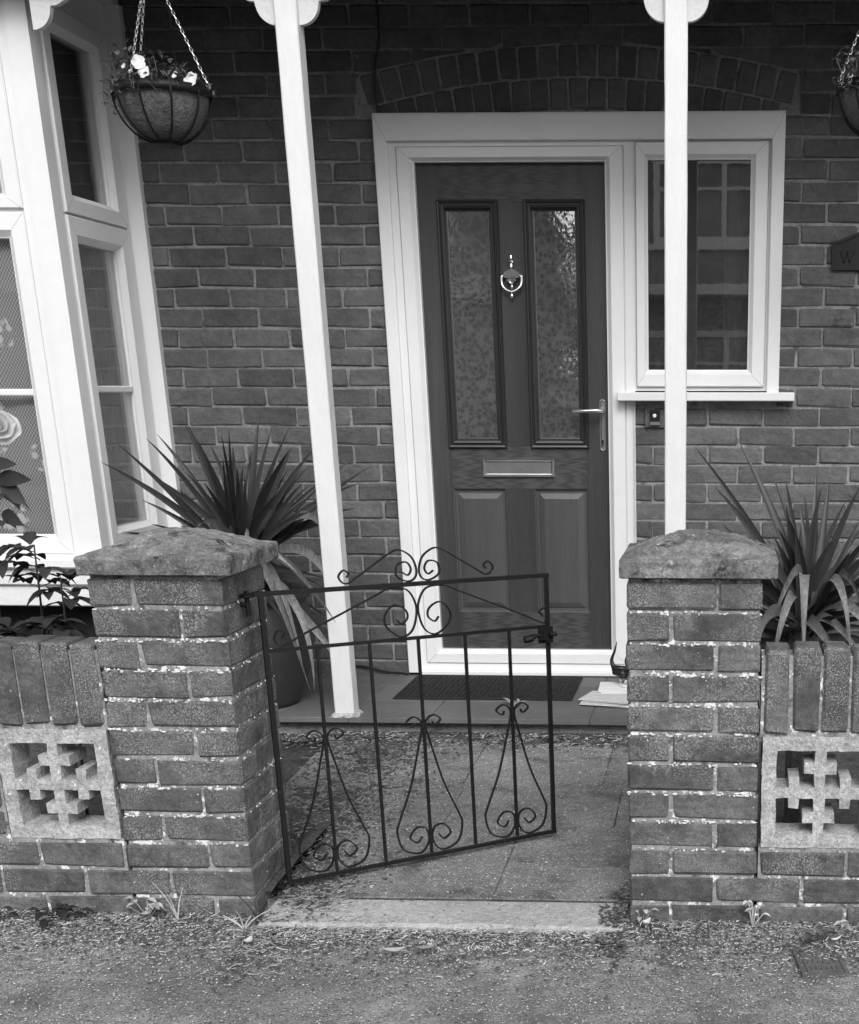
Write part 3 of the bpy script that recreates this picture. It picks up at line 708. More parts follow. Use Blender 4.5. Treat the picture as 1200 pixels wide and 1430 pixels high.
MB().box(-4.15, -2.30, 5.09, Y2 + .005, 2.661, 2.70).build('soffit', 'render', bay)
MB().box(-4.10, -4.06, 5.2, Y2, .69, 2.66).box(-4.05, -2.41, 5.25, Y2 + .24, .690, .70).build('lining', 'interior', bay)
rebase(house)
# curtains
def curtain(name, label, pts, z0, z1, mat, amp, freq, n=80):
    mb = MB(); vs_ = []
    a, b = Vector(pts[0]), Vector(pts[1]); d = (b - a); nn = Vector((-d.y, d.x)).normalized()
    nz_ = 10
    for i in range(n + 1):
        for k in range(nz_ + 1):
            t = i / n; p = a + d * t + nn * amp * math.sin(t * freq + .5 * math.sin(k * .7)) * (.8 + .2 * math.sin(t * freq * .37))
            vs_.append((p.x, p.y, z0 + (z1 - z0) * k / nz_))
    m = nz_ + 1
    mb.add(vs_, [(i * m + k, (i + 1) * m + k, (i + 1) * m + k + 1, i * m + k + 1) for i in range(n) for k in range(nz_)])
    return tag(mb.build(name, mat, None, True), label, 'curtain')
curtain('lace_curtain', 'white floral lace net curtain behind the front bay panes', (( -4.0, 5.215), (-2.43, 5.215)), .74, 1.93, 'lace', .006, 60, 160)
curtain('lace_curtain', 'plain pale blind behind the upper front bay pane', ((-4.0, 5.22), (-2.43, 5.22)), 1.94, 2.6, 'paper', .004, 40)
curtain('net_curtain', 'dim gathered net curtain behind the narrow side pane of the bay', ((-2.405, 5.25), (-2.405, 5.80)), .74, 1.90, 'curtain_side', .008, 55)
curtain('dark_curtain', 'dark curtain hanging behind the upper side pane of the bay', ((-2.46, 5.42), (-2.46, 5.80)), 1.6, 2.6, 'curtain_dark', .025, 24)

# ------------------------------------------------------------------ porch canopy and posts
can = thing('porch_canopy', 'white fronted lean-to porch roof across the top of the house front', 'porch roof', loc=(-1, 5.04, 2.55))
MB().cbox(-4.4, 2.4, 4.985, 5.025, 2.56, 2.72, .004).build('fascia', 'paint', can)
MB().cbox(-4.4, 2.4, 5.026, 5.095, 2.60, 2.70, .003).build('beam', 'paint', can)
for i in range(7):
    y0 = 5.10 + i * .105
    MB().box(-4.4, 2.4, y0, min(y0 + .102, Y2 - .002), 2.702, 2.718).build('board', 'roof_tile', can)
rt = MB()
for i in range(5):
    y0 = 4.80 + i * .22; z0 = 2.74 + i * .085
    rt.add([(-4.5, y0, z0 + .02), (2.5, y0, z0 + .02), (2.5, min(y0 + .26, Y2 - .01), z0 + .12), (-4.5, min(y0 + .26, Y2 - .01), z0 + .12), (-4.5, y0, z0), (2.5, y0, z0)], [(0, 1, 2, 3), (4, 5, 1, 0)])
rt.build('tiles', 'roof_tile', can)
rebase(can)
def bracket_poly(sg, x, ztop=2.60, z0=2.420, rad=.066):
    P = [(x, z0)]
    for i in range(1, 8): a = i / 8 * math.pi / 2; P.append((x + sg * rad * math.sin(a) * 1.0, z0 + rad * (1 - math.cos(a))))
    P += [(x + sg * (rad + .001), z0 + rad), (x + sg * (rad + .001), z0 + rad + .001), (x + sg * (rad + .022), z0 + rad + .003)]
    for i in range(1, 9): t = i / 8; P.append((x + sg * (rad + .022 + .26 * t), z0 + rad + .003 + (ztop - .012 - z0 - rad - .003) * math.sin(t * math.pi / 2) ** 1.1))
    P += [(x + sg * (rad + .282), ztop), (x, ztop)]
    return P
def post(x0, label, bl=True, br=True):
    t = thing('porch_post', label, 'porch post', 'porch posts', (x0 + .037, 5.04, FZ)); r = random.Random(int(x0 * 77))
    mb = MB(); n = 24; vs_ = []
    for k in range(n + 1):
        z = FZ - .002 + (2.60 - FZ) * k / n
        for dx, dy in ((.004, 0), (.070, 0), (.074, .004), (.074, .070), (.070, .074), (.004, .074), (0, .070), (0, .004)):
            e = .0012
            vs_.append((x0 + dx + r.uniform(-e, e) * .5, 5.003 + dy + r.uniform(-e, e) * .5, z))
    mb.add(vs_, [(k * 8 + j, k * 8 + (j + 1) % 8, k * 8 + 8 + (j + 1) % 8, k * 8 + 8 + j) for k in range(n) for j in range(8)])
    mb.build('shaft', 'paint', t)
    ft = MB(); k = 20; vs_ = []                   # ragged mortar bed round the foot
    for lev, (g, z) in enumerate(((.016, FZ - .001), (.011, FZ + .007), (.003, FZ + .013), (-.004, FZ + .014))):
        for i in range(k):
            a = 2 * math.pi * i / k; c_, s_ = math.cos(a), math.sin(a); q = (.037 + g + r.uniform(-.004, .005) * (lev < 3)) / max(abs(c_), abs(s_))
            vs_.append((x0 + .037 + c_ * q, 5.04 + s_ * q, z))
    ft.add(vs_, [(l * k + i, l * k + (i + 1) % k, l * k + k + (i + 1) % k, l * k + k + i) for l in range(3) for i in range(k)]); ft.build('foot', 'concrete_block', t)
    for sg, ok, x in ((-1, bl, x0 - .0005), (1, br, x0 + .0745)):
        if ok: MB().prism(bracket_poly(sg, x), 5.028, 5.052).build('bracket', 'bracket_paint', t)
    rebase(t); return t
post(-1.470, 'slender white post standing left of the front door')
post(-.2165, 'slender white post standing in front of the small side window')
post(1.05, 'slender white post at the far right end of the porch')
wb = MB().prism(bracket_poly(1, -2.287), 5.060, 5.084).build('wall_bracket', 'bracket_paint'); tag(wb, 'scalloped white bracket fixed to the corner of the bay window', 'bracket')

# ------------------------------------------------------------------ small things on the house wall
pq = thing('name_plaque', 'black name plaque with raised rim on the brick wall', 'plaque', loc=(.56, 5.82, 1.75))
def pq_poly(g):
    x0, x1, z0, z1 = .399 + g, .721 - g, 1.756 + g, 1.857 - g
    P = [(x0, z0), (x1, z0), (x1, z1)]; n = 12
    for i in range(1, n): t = i / n; P.append((x1 + (x0 - x1) * t, z1 + .045 * math.sin(math.pi * t) ** 1.6))
    return P + [(x0, z1)]
a, b = pq_poly(0), pq_poly(.009)
MB().prism(pq_poly(.004), 5.824, Y2 + .004).build('plate', 'plaque', pq)
rb = MB(); n = len(a); rb.add([(p[0], 5.818, p[1]) for p in a] + [(p[0], 5.818, p[1]) for p in b] + [(p[0], Y2, p[1]) for p in a] + [(p[0], 5.825, p[1]) for p in b],
       [(i, (i + 1) % n, n + (i + 1) % n, n + i) for i in range(n)] + [(i, 2 * n + i, 2 * n + (i + 1) % n, (i + 1) % n) for i in range(n)] + [(n + i, n + (i + 1) % n, 3 * n + (i + 1) % n, 3 * n + i) for i in range(n)])
rb.build('rim', 'plaque', pq)
lt = MB()
for (xa, za, xb, zb_) in ((.434, 1.822, .446, 1.782), (.446, 1.782, .459, 1.818), (.459, 1.818, .469, 1.782), (.469, 1.782, .485, 1.822)):
    d = .0028; lt.prism([(xa - d, za), (xa + d, za), (xb + d, zb_), (xb - d, zb_)], 5.8215, 5.8245)
for x in (.434, .459, .485): lt.box(x - .008, x + .008, 5.8213, 5.8246, 1.8205, 1.824)
lt.build('letter', 'plaque_letter', pq); rebase(pq)
bell = thing('doorbell', 'small black doorbell with round white push under the window sill', 'doorbell', loc=(-.29, Y2, 1.17))
MB().cbox(-.333, -.253, 5.822, Y2 + .004, 1.172, 1.243, .003).build('backplate', 'house_brick', bell)
MB().cbox(-.312, -.271, 5.810, 5.823, 1.182, 1.240, .003).build('body', 'black_plastic', bell)
MB().cbox(-.311, -.272, 5.807, 5.811, 1.183, 1.196, .001).build('name_slot', 'satin_metal', bell)
q = MB().lathe([(0, .004), (.006, .004), (.0075, .002), (.0075, 0)], (0, 0, 0), 16); q.v = [(-.2925 + x, 5.8095 - z, 1.2195 + y) for x, y, z in q.v]; q.build('push', 'white_plastic', bell)
rebase(bell)
cb = MB().tube(smooth_path([(-1.325, 5.829, 2.70), (-1.322, 5.828, 2.56), (-1.345, 5.827, 2.45), (-1.349, 5.828, 2.39), (-1.346, 5.828, 2.304)], 6), .0035, 6).build('cable', 'black_plastic', None, True)
tag(cb, 'thin black cable running down the wall to the door frame', 'cable')
cb = MB().tube(smooth_path([(-1.62, 5.826, .19), (-1.55, 5.822, .185), (-1.46, 5.820, .165), (-1.40, 5.815, .161), (-1.362, 5.80, .158)], 6), .004, 6).build('cable', 'black_plastic', None, True)
tag(cb, 'thin black cable lying along the foot of the wall left of the door', 'cable')

# ------------------------------------------------------------------ wrought iron gate, standing ajar
gA, gB = Vector((-1.178, 3.430)), Vector((-.515, 3.862)); gL = (gB - gA).length; gd = (gB - gA) / gL
gate = thing('iron_gate', 'black wrought iron garden gate with scrolls standing ajar', 'gate', loc=(gA.x, gA.y, .05))
G = lambda s, z, o=0.0: (gA.x + gd.x * s - gd.y * o, gA.y + gd.y * s + gd.x * o, z)
def gbar(name, s0, z0, s1, z1, a, b=None):
    """square or flat bar of section a (in plane) by b (across)"""
    b = b or a; p, q = Vector((s0, z0)), Vector((s1, z1)); t = (q - p).normalized(); nn = Vector((-t.y, t.x)) * a / 2; mb = MB()
    c = [p + nn, p - nn, q - nn, q + nn]
    mb.add([G(u.x, u.y, o) for o in (-b / 2, b / 2) for u in c], [(0, 1, 2, 3), (7, 6, 5, 4), (0, 4, 5, 1), (1, 5, 6, 2), (2, 6, 7, 3), (3, 7, 4, 0)])
    return mb.build(name, 'iron', gate)
GE = gL + .022
gbar('stile', .006, .050, .006, .838, .0125); gbar('stile', GE - .007, .076, GE - .007, .833, .0105)
gbar('rail', -.012, .831, GE, .827, .011, .012); gbar('rail', .014, .686, GE - .014, .685, .0085, .009); gbar('rail', .013, .056, GE, .072, .010, .010)
for i, s in enumerate((.139, .280, .417, .553, .686)): gbar('bar', s, .066 + .012 * i / 4, s, .681, .0078)
def scroll(pts, c, mirror, nm, r=.0042):
    P = smooth_path([Vector((x, z, 0)) for x, z in pts], 5)
    mb = MB()
    # flat strip: 4 mm thick, 10 mm across
    k = len(P); vs_ = []
    for i, p in enumerate(P):
        t = (P[min(i + 1, k - 1)] - P[max(i - 1, 0)]).normalized(); nn = Vector((-t.y, t.x, 0)) * .0019
        for q, o in ((p + nn, -.004), (p + nn, .004), (p - nn, .004), (p - nn, -.004)):
            vs_.append(G(c + (-q.x if mirror else q.x), q.y, o))
    fs = [(i * 4 + j, i * 4 + (j + 1) % 4, i * 4 + 4 + (j + 1) % 4, i * 4 + 4 + j) for i in range(k - 1) for j in range(4)] + [(0, 1, 2, 3), tuple((k - 1) * 4 + j for j in (3, 2, 1, 0))]
    mb.add(vs_, fs); mb.build(nm, 'iron', gate)
TOPS = [(.196, .857), (.190, .867), (.203, .876), (.217, .861), (.208, .845), (.193, .842), (.175, .852), (.100, .898), (.078, .911), (.050, .920), (.017, .901), (.004, .869), (.009, .845), (.031, .837), (.060, .853), (.056, .881), (.031, .887), (.019, .869), (.028, .853), (.044, .861)]
LOWS = [(.372, .714), (.362, .727), (.378, .736), (.390, .714), (.376, .695), (.352, .703), (.300, .727), (.120, .803), (.078, .820), (.028, .816), (.004, .777), (.006, .735), (.022, .702), (.052, .692), (.088, .719), (.092, .751), (.066, .777), (.035, .764), (.029, .741), (.047, .726), (.060, .738)]
for mir in (False, True):
    scroll(TOPS, .428, mir, 'scroll'); scroll(LOWS, .420, mir, 'scroll')
HEART = [(.026, .457), (.030, .447), (.043, .452), (.049, .463), (.030, .475), (.010, .464), (.006, .442), (.020, .385), (.050, .277), (.088, .185), (.098, .150), (.082, .098), (.034, .081), (.007, .110), (.011, .149), (.040, .157), (.061, .130), (.040, .113), (.025, .129)]
for s in (.139, .417, .686):
    for mir in (False, True): scroll([(x, z - .012 + .016 * s) for x, z in HEART], s, mir, 'scroll')
# hinges and latch
for z, s0 in ((.829, -.028), (.052, -.020)):
    hg = MB()
    ring = [G(s0 + .014 * math.cos(a), z + .0, .014 * math.sin(a)) for a in [i * math.pi / 6 for i in range(13)]]
    hg.tube(ring, .005, 6)
    hg.tube([G(s0, z - .05, 0), G(s0, z + .012, 0)], .0065, 8); hg.tube([G(s0, z - .022, 0), (-1.222, G(s0, z)[1] + .0, z - .022)], .0065, 8)
    hg.build('hinge', 'iron', gate)
lt = MB()
q0 = GE - .012
for a, b, c, d, o0, o1 in ((q0 - .030, q0 + .014, .640, .686, -.016, -.008), (q0 - .030, q0 - .010, .652, .676, -.03, -.008)):
    lt.add([G(x, z, o) for o in (o0, o1) for x, z in ((a, c), (b, c), (b, d), (a, d))], [(0, 1, 2, 3), (7, 6, 5, 4), (0, 4, 5, 1), (1, 5, 6, 2), (2, 6, 7, 3), (3, 7, 4, 0)])
lt.tube([G(q0 - .012, .664, -.022), G(q0 - .045, .664, -.022), G(q0 - .058, .658, -.022), G(q0 - .078, .655, -.022)], [.006, .006, .011, .010], 8)
lt.tube([G(q0 + .0, .664, -.022), G(q0 + .022, .664, -.022)], .006, 8)
lt.build('latch', 'iron', gate); rebase(gate)

# ------------------------------------------------------------------ hanging baskets
def leaf_mesh(mb, base, tip, wd, up=Vector((0, 0, 1)), droop=0.0, n=4, fold=.25):
    """pointed oval leaf from base to tip"""
    base, tip = Vector(base), Vector(tip); d = tip - base; L_ = d.length; t = d.normalized(); s = t.cross(up)
    s = s.normalized() if s.length > 1e-5 else Vector((1, 0, 0)); nn = s.cross(t); vs_ = []
    for i in range(n + 1):
        f = i / n; ww = wd * math.sin(math.pi * min(1, f * .94 + .05)) ** .8 * (1 - .15 * f) * .5
        c = base + d * f - Vector((0, 0, 1)) * droop * f * f * L_ + nn * .06 * L_ * math.sin(math.pi * f)
        vs_ += [c - s * ww + nn * ww * fold, c, c + s * ww + nn * ww * fold]
    mb.add(vs_, [(i * 3 + j, i * 3 + j + 1, i * 3 + 4 + j, i * 3 + 3 + j) for i in range(n) for j in (0, 1)])
def rdir(r, zlo=-.3, zhi=1.0):
    a = r.uniform(0, 2 * math.pi); z = r.uniform(zlo, zhi); k = math.sqrt(max(0, 1 - z * z)); return Vector((k * math.cos(a), k * math.sin(a), z))
def petal_flower(mb, c, rad, face, r, np_=5):
    face = Vector(face).normalized(); s = face.cross(Vector((0, 0, 1))).normalized(); u = s.cross(face)
    for i in range(np_):
        a = 2 * math.pi * i / np_ + r.uniform(-.2, .2); d = (s * math.cos(a) + u * math.sin(a)); e = (-s * math.sin(a) + u * math.cos(a)); vs_ = []; n = 4
        for k in range(n + 1):
            f = k / n; ww = rad * .62 * math.sin(math.pi * (.12 + .78 * f)) ; p = Vector(c) + d * rad * f + face * rad * (.28 * f * f - .15 * f + r.uniform(-.05, .05))
            vs_ += [p - e * ww + face * ww * r.uniform(-.1, .35), p, p + e * ww + face * ww * r.uniform(-.1, .35)]
        mb.add(vs_, [(k * 3 + j, k * 3 + j + 1, k * 3 + 4 + j, k * 3 + 3 + j) for k in range(n) for j in (0, 1)])
def basket(cx, cy, label, seed, flowers, bushy, chains=(-105, 20, 140)):
    zr = 2.228; rr = .157; r = random.Random(seed)
    t = thing('hanging_basket', label, 'hanging basket', 'hanging baskets under the porch', (cx, cy, 2.07))
    def bowl(rad, dz): return [(max(.02, rad * math.cos(a)), -dz * math.sin(a)) for a in [i * math.pi / 2 / 9 for i in range(10)]]
    fm = MB(); fm.lathe([(rr, -.016), (rr + .002, -.016), (rr + .002, .010), (rr - .001, .010), (rr - .001, -.016)], (cx, cy, zr), 40); fm.build('rim', 'iron', t, True)
    for i in range(10):
        a = 2 * math.pi * (i + .35) / 10
        P = [(cx + math.cos(a) * q * 1.0, cy + math.sin(a) * q, zr + z) for q, z in bowl(rr, .156)]
        MB().tube(P, .0034, 6).build('rib', 'iron', t, True)
    MB().lathe([(.0, -.158), (.045, -.158), (.047, -.152), (.0, -.152)], (cx, cy, zr), 16).build('foot_ring', 'iron', t)
    ln = MB().lathe([(q * (1 + .02 * math.sin(7 * z * 40)), z) for q, z in bowl(rr - .009, .146)] , (cx, cy, zr - .004), 40)
    ln.v = [(x + noise.noise((x * 40, y * 40, z * 40)) * .004, y + noise.noise((x * 40, y * 40, z * 40 + 9)) * .004, z + (noise.noise((x * 30, y * 30, 4)) * .008 if z > zr - .02 else 0)) for x, y, z in ln.v]
    ln.build('liner', 'coir', t, True)
    MB().lathe([(0, -.012), (rr - .012, -.02)], (cx, cy, zr), 24).build('compost', 'soil', t)
    top = Vector((cx, cy, 2.60))
    for a in map(R, chains):
        p = Vector((cx + rr * math.cos(a), cy + rr * math.sin(a), zr + .008)); d = top - p; nl = int(d.length / .0135); mb = MB(); dd = d.normalized(); s = dd.cross(Vector((0, 1, 0))).normalized(); u = s.cross(dd)
        for i in range(nl):
            c = p + d * ((i + .5) / nl); e = s if i % 2 else u
            ring = [c + dd * .0090 * math.cos(q) + e * .0040 * math.sin(q) for q in [k * math.pi / 4 for k in range(9)]]
            mb.tube(ring, .0013, 4, False)
        mb.build('chain', 'satin_metal', t)
    MB().tube(smooth_path([top, top + Vector((0, 0, .03)), top + Vector((.012, 0, .055)), top + Vector((0, 0, .075)), top + Vector((-.01, 0, .055))], 5), .003, 6).build('hook', 'iron', t)
    fo = MB()
    for i in range(430 if not bushy else 520):
        a = r.uniform(0, 2 * math.pi); q = rr * math.sqrt(r.random()) * 1.02; x, y = cx + q * math.cos(a), cy + q * math.sin(a)
        hmax = .125 * (1 - .75 * max(0, (x - cx) / rr)) * (.5 + .5 * r.random()) + .01
        b = Vector((x, y, zr - .01 + hmax * r.random())); d = rdir(r, -.2, .9)
        leaf_mesh(fo, b, b + d * r.uniform(.016, .040), r.uniform(.009, .022), droop=r.uniform(0, .4), n=3)
    for i in range(12):
        a = r.uniform(0, 2 * math.pi); q = rr * .8 * r.random(); b = Vector((cx + q * math.cos(a) - .02, cy + q * math.sin(a), zr - .01)); e = b + Vector((r.uniform(-.04, .03), r.uniform(-.03, .03), r.uniform(.06, .11)))
        fo.tube([b, (b + e) / 2 + Vector((.01, 0, 0)), e], .0015, 4)
        for k in range(5): leaf_mesh(fo, e, e + rdir(r, -.2, .8) * .022, .012, n=3)
    for i in range(9):
        a = r.uniform(3.4, 6.0) if i < 7 else r.uniform(0, 6.28); o_ = Vector((math.cos(a), math.sin(a), 0)); b = Vector((cx, cy, zr)) + o_ * (rr - .02); L_ = r.uniform(.02, .06)
        P = smooth_path([b, b + o_ * .035 + Vector((0, 0, .02)), b + o_ * .045 + Vector((0, 0, -L_ * .5)), b + o_ * .04 + Vector((r.uniform(-.02, .02), 0, -L_))], 4); fo.tube(P, .0014, 4)
        for q in P[3::2]:
            for k in range(2): leaf_mesh(fo, q, q + rdir(r, -.6, .5) * r.uniform(.014, .026), .013, n=3)
    fo.build('foliage', 'basket_leaf', t)
    for (dx, dz, rad) in flowers:
        fl = MB(); petal_flower(fl, (cx + dx, cy - .145 + abs(dx) * .55, zr + dz), rad, (r.uniform(-.5, .5), -1, r.uniform(.2, .7)), r); fl.build('flower', 'petal_bright', t, True)
    rebase(t)
basket(-1.862, 5.0, 'hanging basket with white pansies beside the bay window', 5, ((-.012, .058, .022), (.004, .030, .020), (.128, .020, .025), (.085, .030, .012), (-.075, .055, .009), (-.05, .035, .008)), False)
basket(.495, 5.0, 'hanging basket cut off by the right edge, above the name plaque', 9, ((-.02, .05, .03), (.06, .04, .03), (-.12, .012, .016)), True, (172, 52, -68))

# ------------------------------------------------------------------ spiky cordylines
def blade(base, mid, tip, wd, r, n=9):
    """stiff strap leaf: quadratic curve through base, control and tip, V folded"""
    base, mid, tip = Vector(base), Vector(mid), Vector(tip); mb = MB(); vs_ = []
    side = (tip - base).cross(Vector((0, -1, .15))); side = side.normalized() if side.length > 1e-4 else Vector((1, 0, 0))
    tw = r.uniform(-.5, .5)
    for i in range(n + 1):
        f = i / n; c = base * (1 - f) ** 2 + mid * 2 * f * (1 - f) + tip * f * f
        t = ((mid - base) * 2 * (1 - f) + (tip - mid) * 2 * f).normalized()
        s = Matrix.Rotation(tw * f, 3, t) @ (side - t * side.dot(t)).normalized(); nn = s.cross(t)
        ww = wd * (.45 + .55 * min(1, f * 3.2)) * (1 - max(0, (f - .42) / .58) ** 1.35) * .5 + .0006
        vs_ += [c - s * ww + nn * ww * .35, c, c + s * ww + nn * ww * .35]
    mb.add(vs_, [(i * 3 + j, i * 3 + j + 1, i * 3 + 4 + j, i * 3 + 3 + j) for i in range(n) for j in (0, 1)])
    return mb
def droop_blade(base, top, end, wd, r, n=12):
    """old leaf that rises, creases over and hangs down; blunt or pointed end"""
    base, top, end = Vector(base), Vector(top), Vector(end)
    out = Vector((top.x - base.x, top.y - base.y, 0)); out = out.normalized() * .035 if out.length > 1e-4 else Vector((0, -.03, 0)); dn = end - top
    P = smooth_path([base, base.lerp(top, .55) + Vector((0, 0, .035)), top, top + dn * .12 + out * .6, top + dn * .45 + out * .75, top + dn * .8 + out * .3, end], 4); tw = r.uniform(-.5, .5)
    mb = MB(); vs_ = []; k = len(P)
    for i, c in enumerate(P):
        f = i / (k - 1); t = (P[min(i + 1, k - 1)] - P[max(i - 1, 0)]).normalized(); s = Vector((1, -.25, 0)); s = Matrix.Rotation(tw * f, 3, t) @ (s - t * s.dot(t)).normalized(); nn = s.cross(t)
        ww = wd * .62 * (.6 + .4 * min(1, f * 2)) * (1 - max(0, (f - .45) / .55) ** 1.6 * .96)
        vs_ += [c - s * ww + nn * ww * .38, c, c + s * ww + nn * ww * .38]
    mb.add(vs_, [(i * 3 + j, i * 3 + j + 1, i * 3 + 4 + j, i * 3 + 3 + j) for i in range(k - 1) for j in (0, 1)])
    return mb
def cordyline(label, crown, tips, droops, extra, low, seed, wd, ground_z, reach):
    r = random.Random(seed); C = Vector(crown); t = thing('cordyline', label, 'cordyline', 'spiky cordylines', (C.x, C.y, ground_z))
    MB().tube([(C.x, C.y, ground_z), (C.x, C.y, C.z + .02)], [.045, .05], 10).build('trunk', 'trunk', t)
    J_ = lambda s: Vector((r.uniform(-s, s), r.uniform(-s, s), r.uniform(-s, s)))
    for tp in tips:
        tp = Vector(tp); b = C + J_(.03) + (tp - C) * .05; m = b.lerp(tp, .5) + Vector((0, 0, .05)) + J_(.012)
        blade(b, m, tp, wd * r.uniform(.85, 1.15), r).build('leaf', 'cordyline', t, True)
    for i in range(extra):
        a = r.uniform(0, 2 * math.pi); el = r.uniform(.25, 1.35); L_ = reach * r.uniform(.65, 1.0)
        d = Vector((math.cos(a) * math.cos(el), math.sin(a) * math.cos(el), math.sin(el))); b = C + J_(.03) + d * .03; tp = b + d * L_ - Vector((0, 0, .10 * math.cos(el) * L_))
        blade(b, b.lerp(tp, .5) + Vector((0, 0, .04)), tp, wd * r.uniform(.8, 1.1), r).build('leaf', 'cordyline', t, True)
    for i in range(low):
        a = r.uniform(0, 2 * math.pi); L_ = reach * r.uniform(.5, .8); el = r.uniform(-.45, .3)
        d = Vector((math.cos(a) * math.cos(el), math.sin(a) * math.cos(el), math.sin(el))); b = C - Vector((0, 0, .05)) + J_(.03) + d * .03; tp = b + d * L_ - Vector((0, 0, .25 * L_))
        blade(b, b.lerp(tp, .5) + Vector((0, 0, .05)), tp, wd * r.uniform(.8, 1.1), r).build('leaf', 'cordyline', t, True)
    for tp, en in droops:
        b = C - Vector((0, 0, .02)) + J_(.02); tp, en = Vector(tp) + J_(.012), Vector(en) + J_(.02)
        blade(b, tp * 2 - (b + en) / 2 - Vector((0, 0, .01)), en, wd * r.uniform(1.1, 1.5), r, 14).build('leaf', 'cordyline_old', t, True)
    rebase(t); return t
cordyline('spiky cordyline in a dark pot between the left pier and the door', (-1.815, 5.20, .70),
  [(-2.235, 5.0, 1.073), (-2.183, 5.05, 1.13), (-2.103, 5.1, 1.152), (-2.14, 5.3, 1.159), (-2.055, 5.35, 1.21), (-1.98, 5.4, 1.12), (-1.952, 5.25, 1.077), (-1.91, 5.45, 1.11), (-1.742, 5.3, 1.239), (-1.666, 5.2, 1.194), (-1.577, 5.1, 1.116), (-1.5, 5.15, 1.119), (-1.644, 5.4, 1.033), (-1.758, 5.1, 1.049), (-1.329, 5.3, 1.052), (-1.44, 5.45, 1.068), (-1.354, 5.2, 0.993), (-1.402, 5.3, 0.895), (-1.792, 5.0, 1.09), (-1.854, 5.5, 1.095)],
  [((-1.672, 4.95, 0.71), (-1.548, 4.9, 0.27)), ((-1.659, 5.0, 0.691), (-1.567, 4.95, 0.332)), ((-1.595, 4.95, 0.771), (-1.414, 4.9, 0.541)), ((-1.544, 5.1, 0.752), (-1.426, 5.05, 0.475)), ((-1.595, 5.05, 0.58), (-1.534, 5.0, 0.268)), ((-1.691, 4.95, 0.798), (-1.538, 4.9, 0.691)), ((-1.847, 5.0, 0.853), (-1.893, 4.95, 0.825)), ((-1.695, 4.9, 0.848), (-1.693, 4.85, 0.74)), ((-1.746, 4.9, 0.848), (-1.748, 4.85, 0.73)), ((-1.589, 5.2, 0.877), (-1.452, 5.15, 0.739)), ((-1.569, 5.1, 0.493), (-1.446, 5.05, 0.34))],
  44, 24, 21, .024, .58, .50)
cordyline('spiky cordyline planted behind the low wall right of the gate', (.236, 4.0, .66),
  [(-0.088, 4.05, 1.163), (0.028, 4.1, 1.19), (-0.031, 3.9, 1.065), (0.133, 4.1, 1.088), (0.178, 4.2, 1.059), (0.168, 3.95, 1.016), (0.216, 4.1, 1.0), (0.234, 4.2, 1.024), (0.265, 4.15, 1.105), (0.27, 4.0, 1.059), (0.298, 4.1, 1.082), (0.377, 4.0, 1.059), (0.173, 3.9, 0.987), (0.068, 4.25, 0.917), (0.299, 3.9, 0.923), (0.423, 4.1, 0.973), (0.447, 4.0, 0.902), (0.365, 4.3, 0.998)],
  [((0.188, 3.8, 0.851), (0.120, 3.73, 0.70)), ((0.134, 3.65, 0.766), (0.098, 3.58, 0.60)), ((0.167, 3.65, 0.804), (0.140, 3.58, 0.60)), ((0.221, 3.7, 0.867), (0.200, 3.62, 0.58)), ((0.3, 3.75, 0.842), (0.355, 3.66, 0.63)), ((0.322, 3.8, 0.861), (0.410, 3.70, 0.70)), ((0.251, 3.7, 0.729), (0.315, 3.62, 0.60)), ((0.283, 3.75, 0.737), (0.385, 3.66, 0.62)), ((0.345, 3.7, 0.773), (0.44, 3.62, 0.60))],
  44, 36, 22, .022, .08, .40)
pp = MB().lathe([(0, .0), (.155, 0), (.165, .02), (.205, .12), (.235, .24), (.238, .31), (.225, .38), (.215, .405), (.232, .412), (.235, .440), (.222, .446), (.205, .440), (.20, .40), (0, .39)], (-1.835, 5.225, FZ + .001), 40).build('plant_pot', 'pot', None, True)
tag(pp, 'large dark round plant pot standing on the porch floor', 'plant pot')

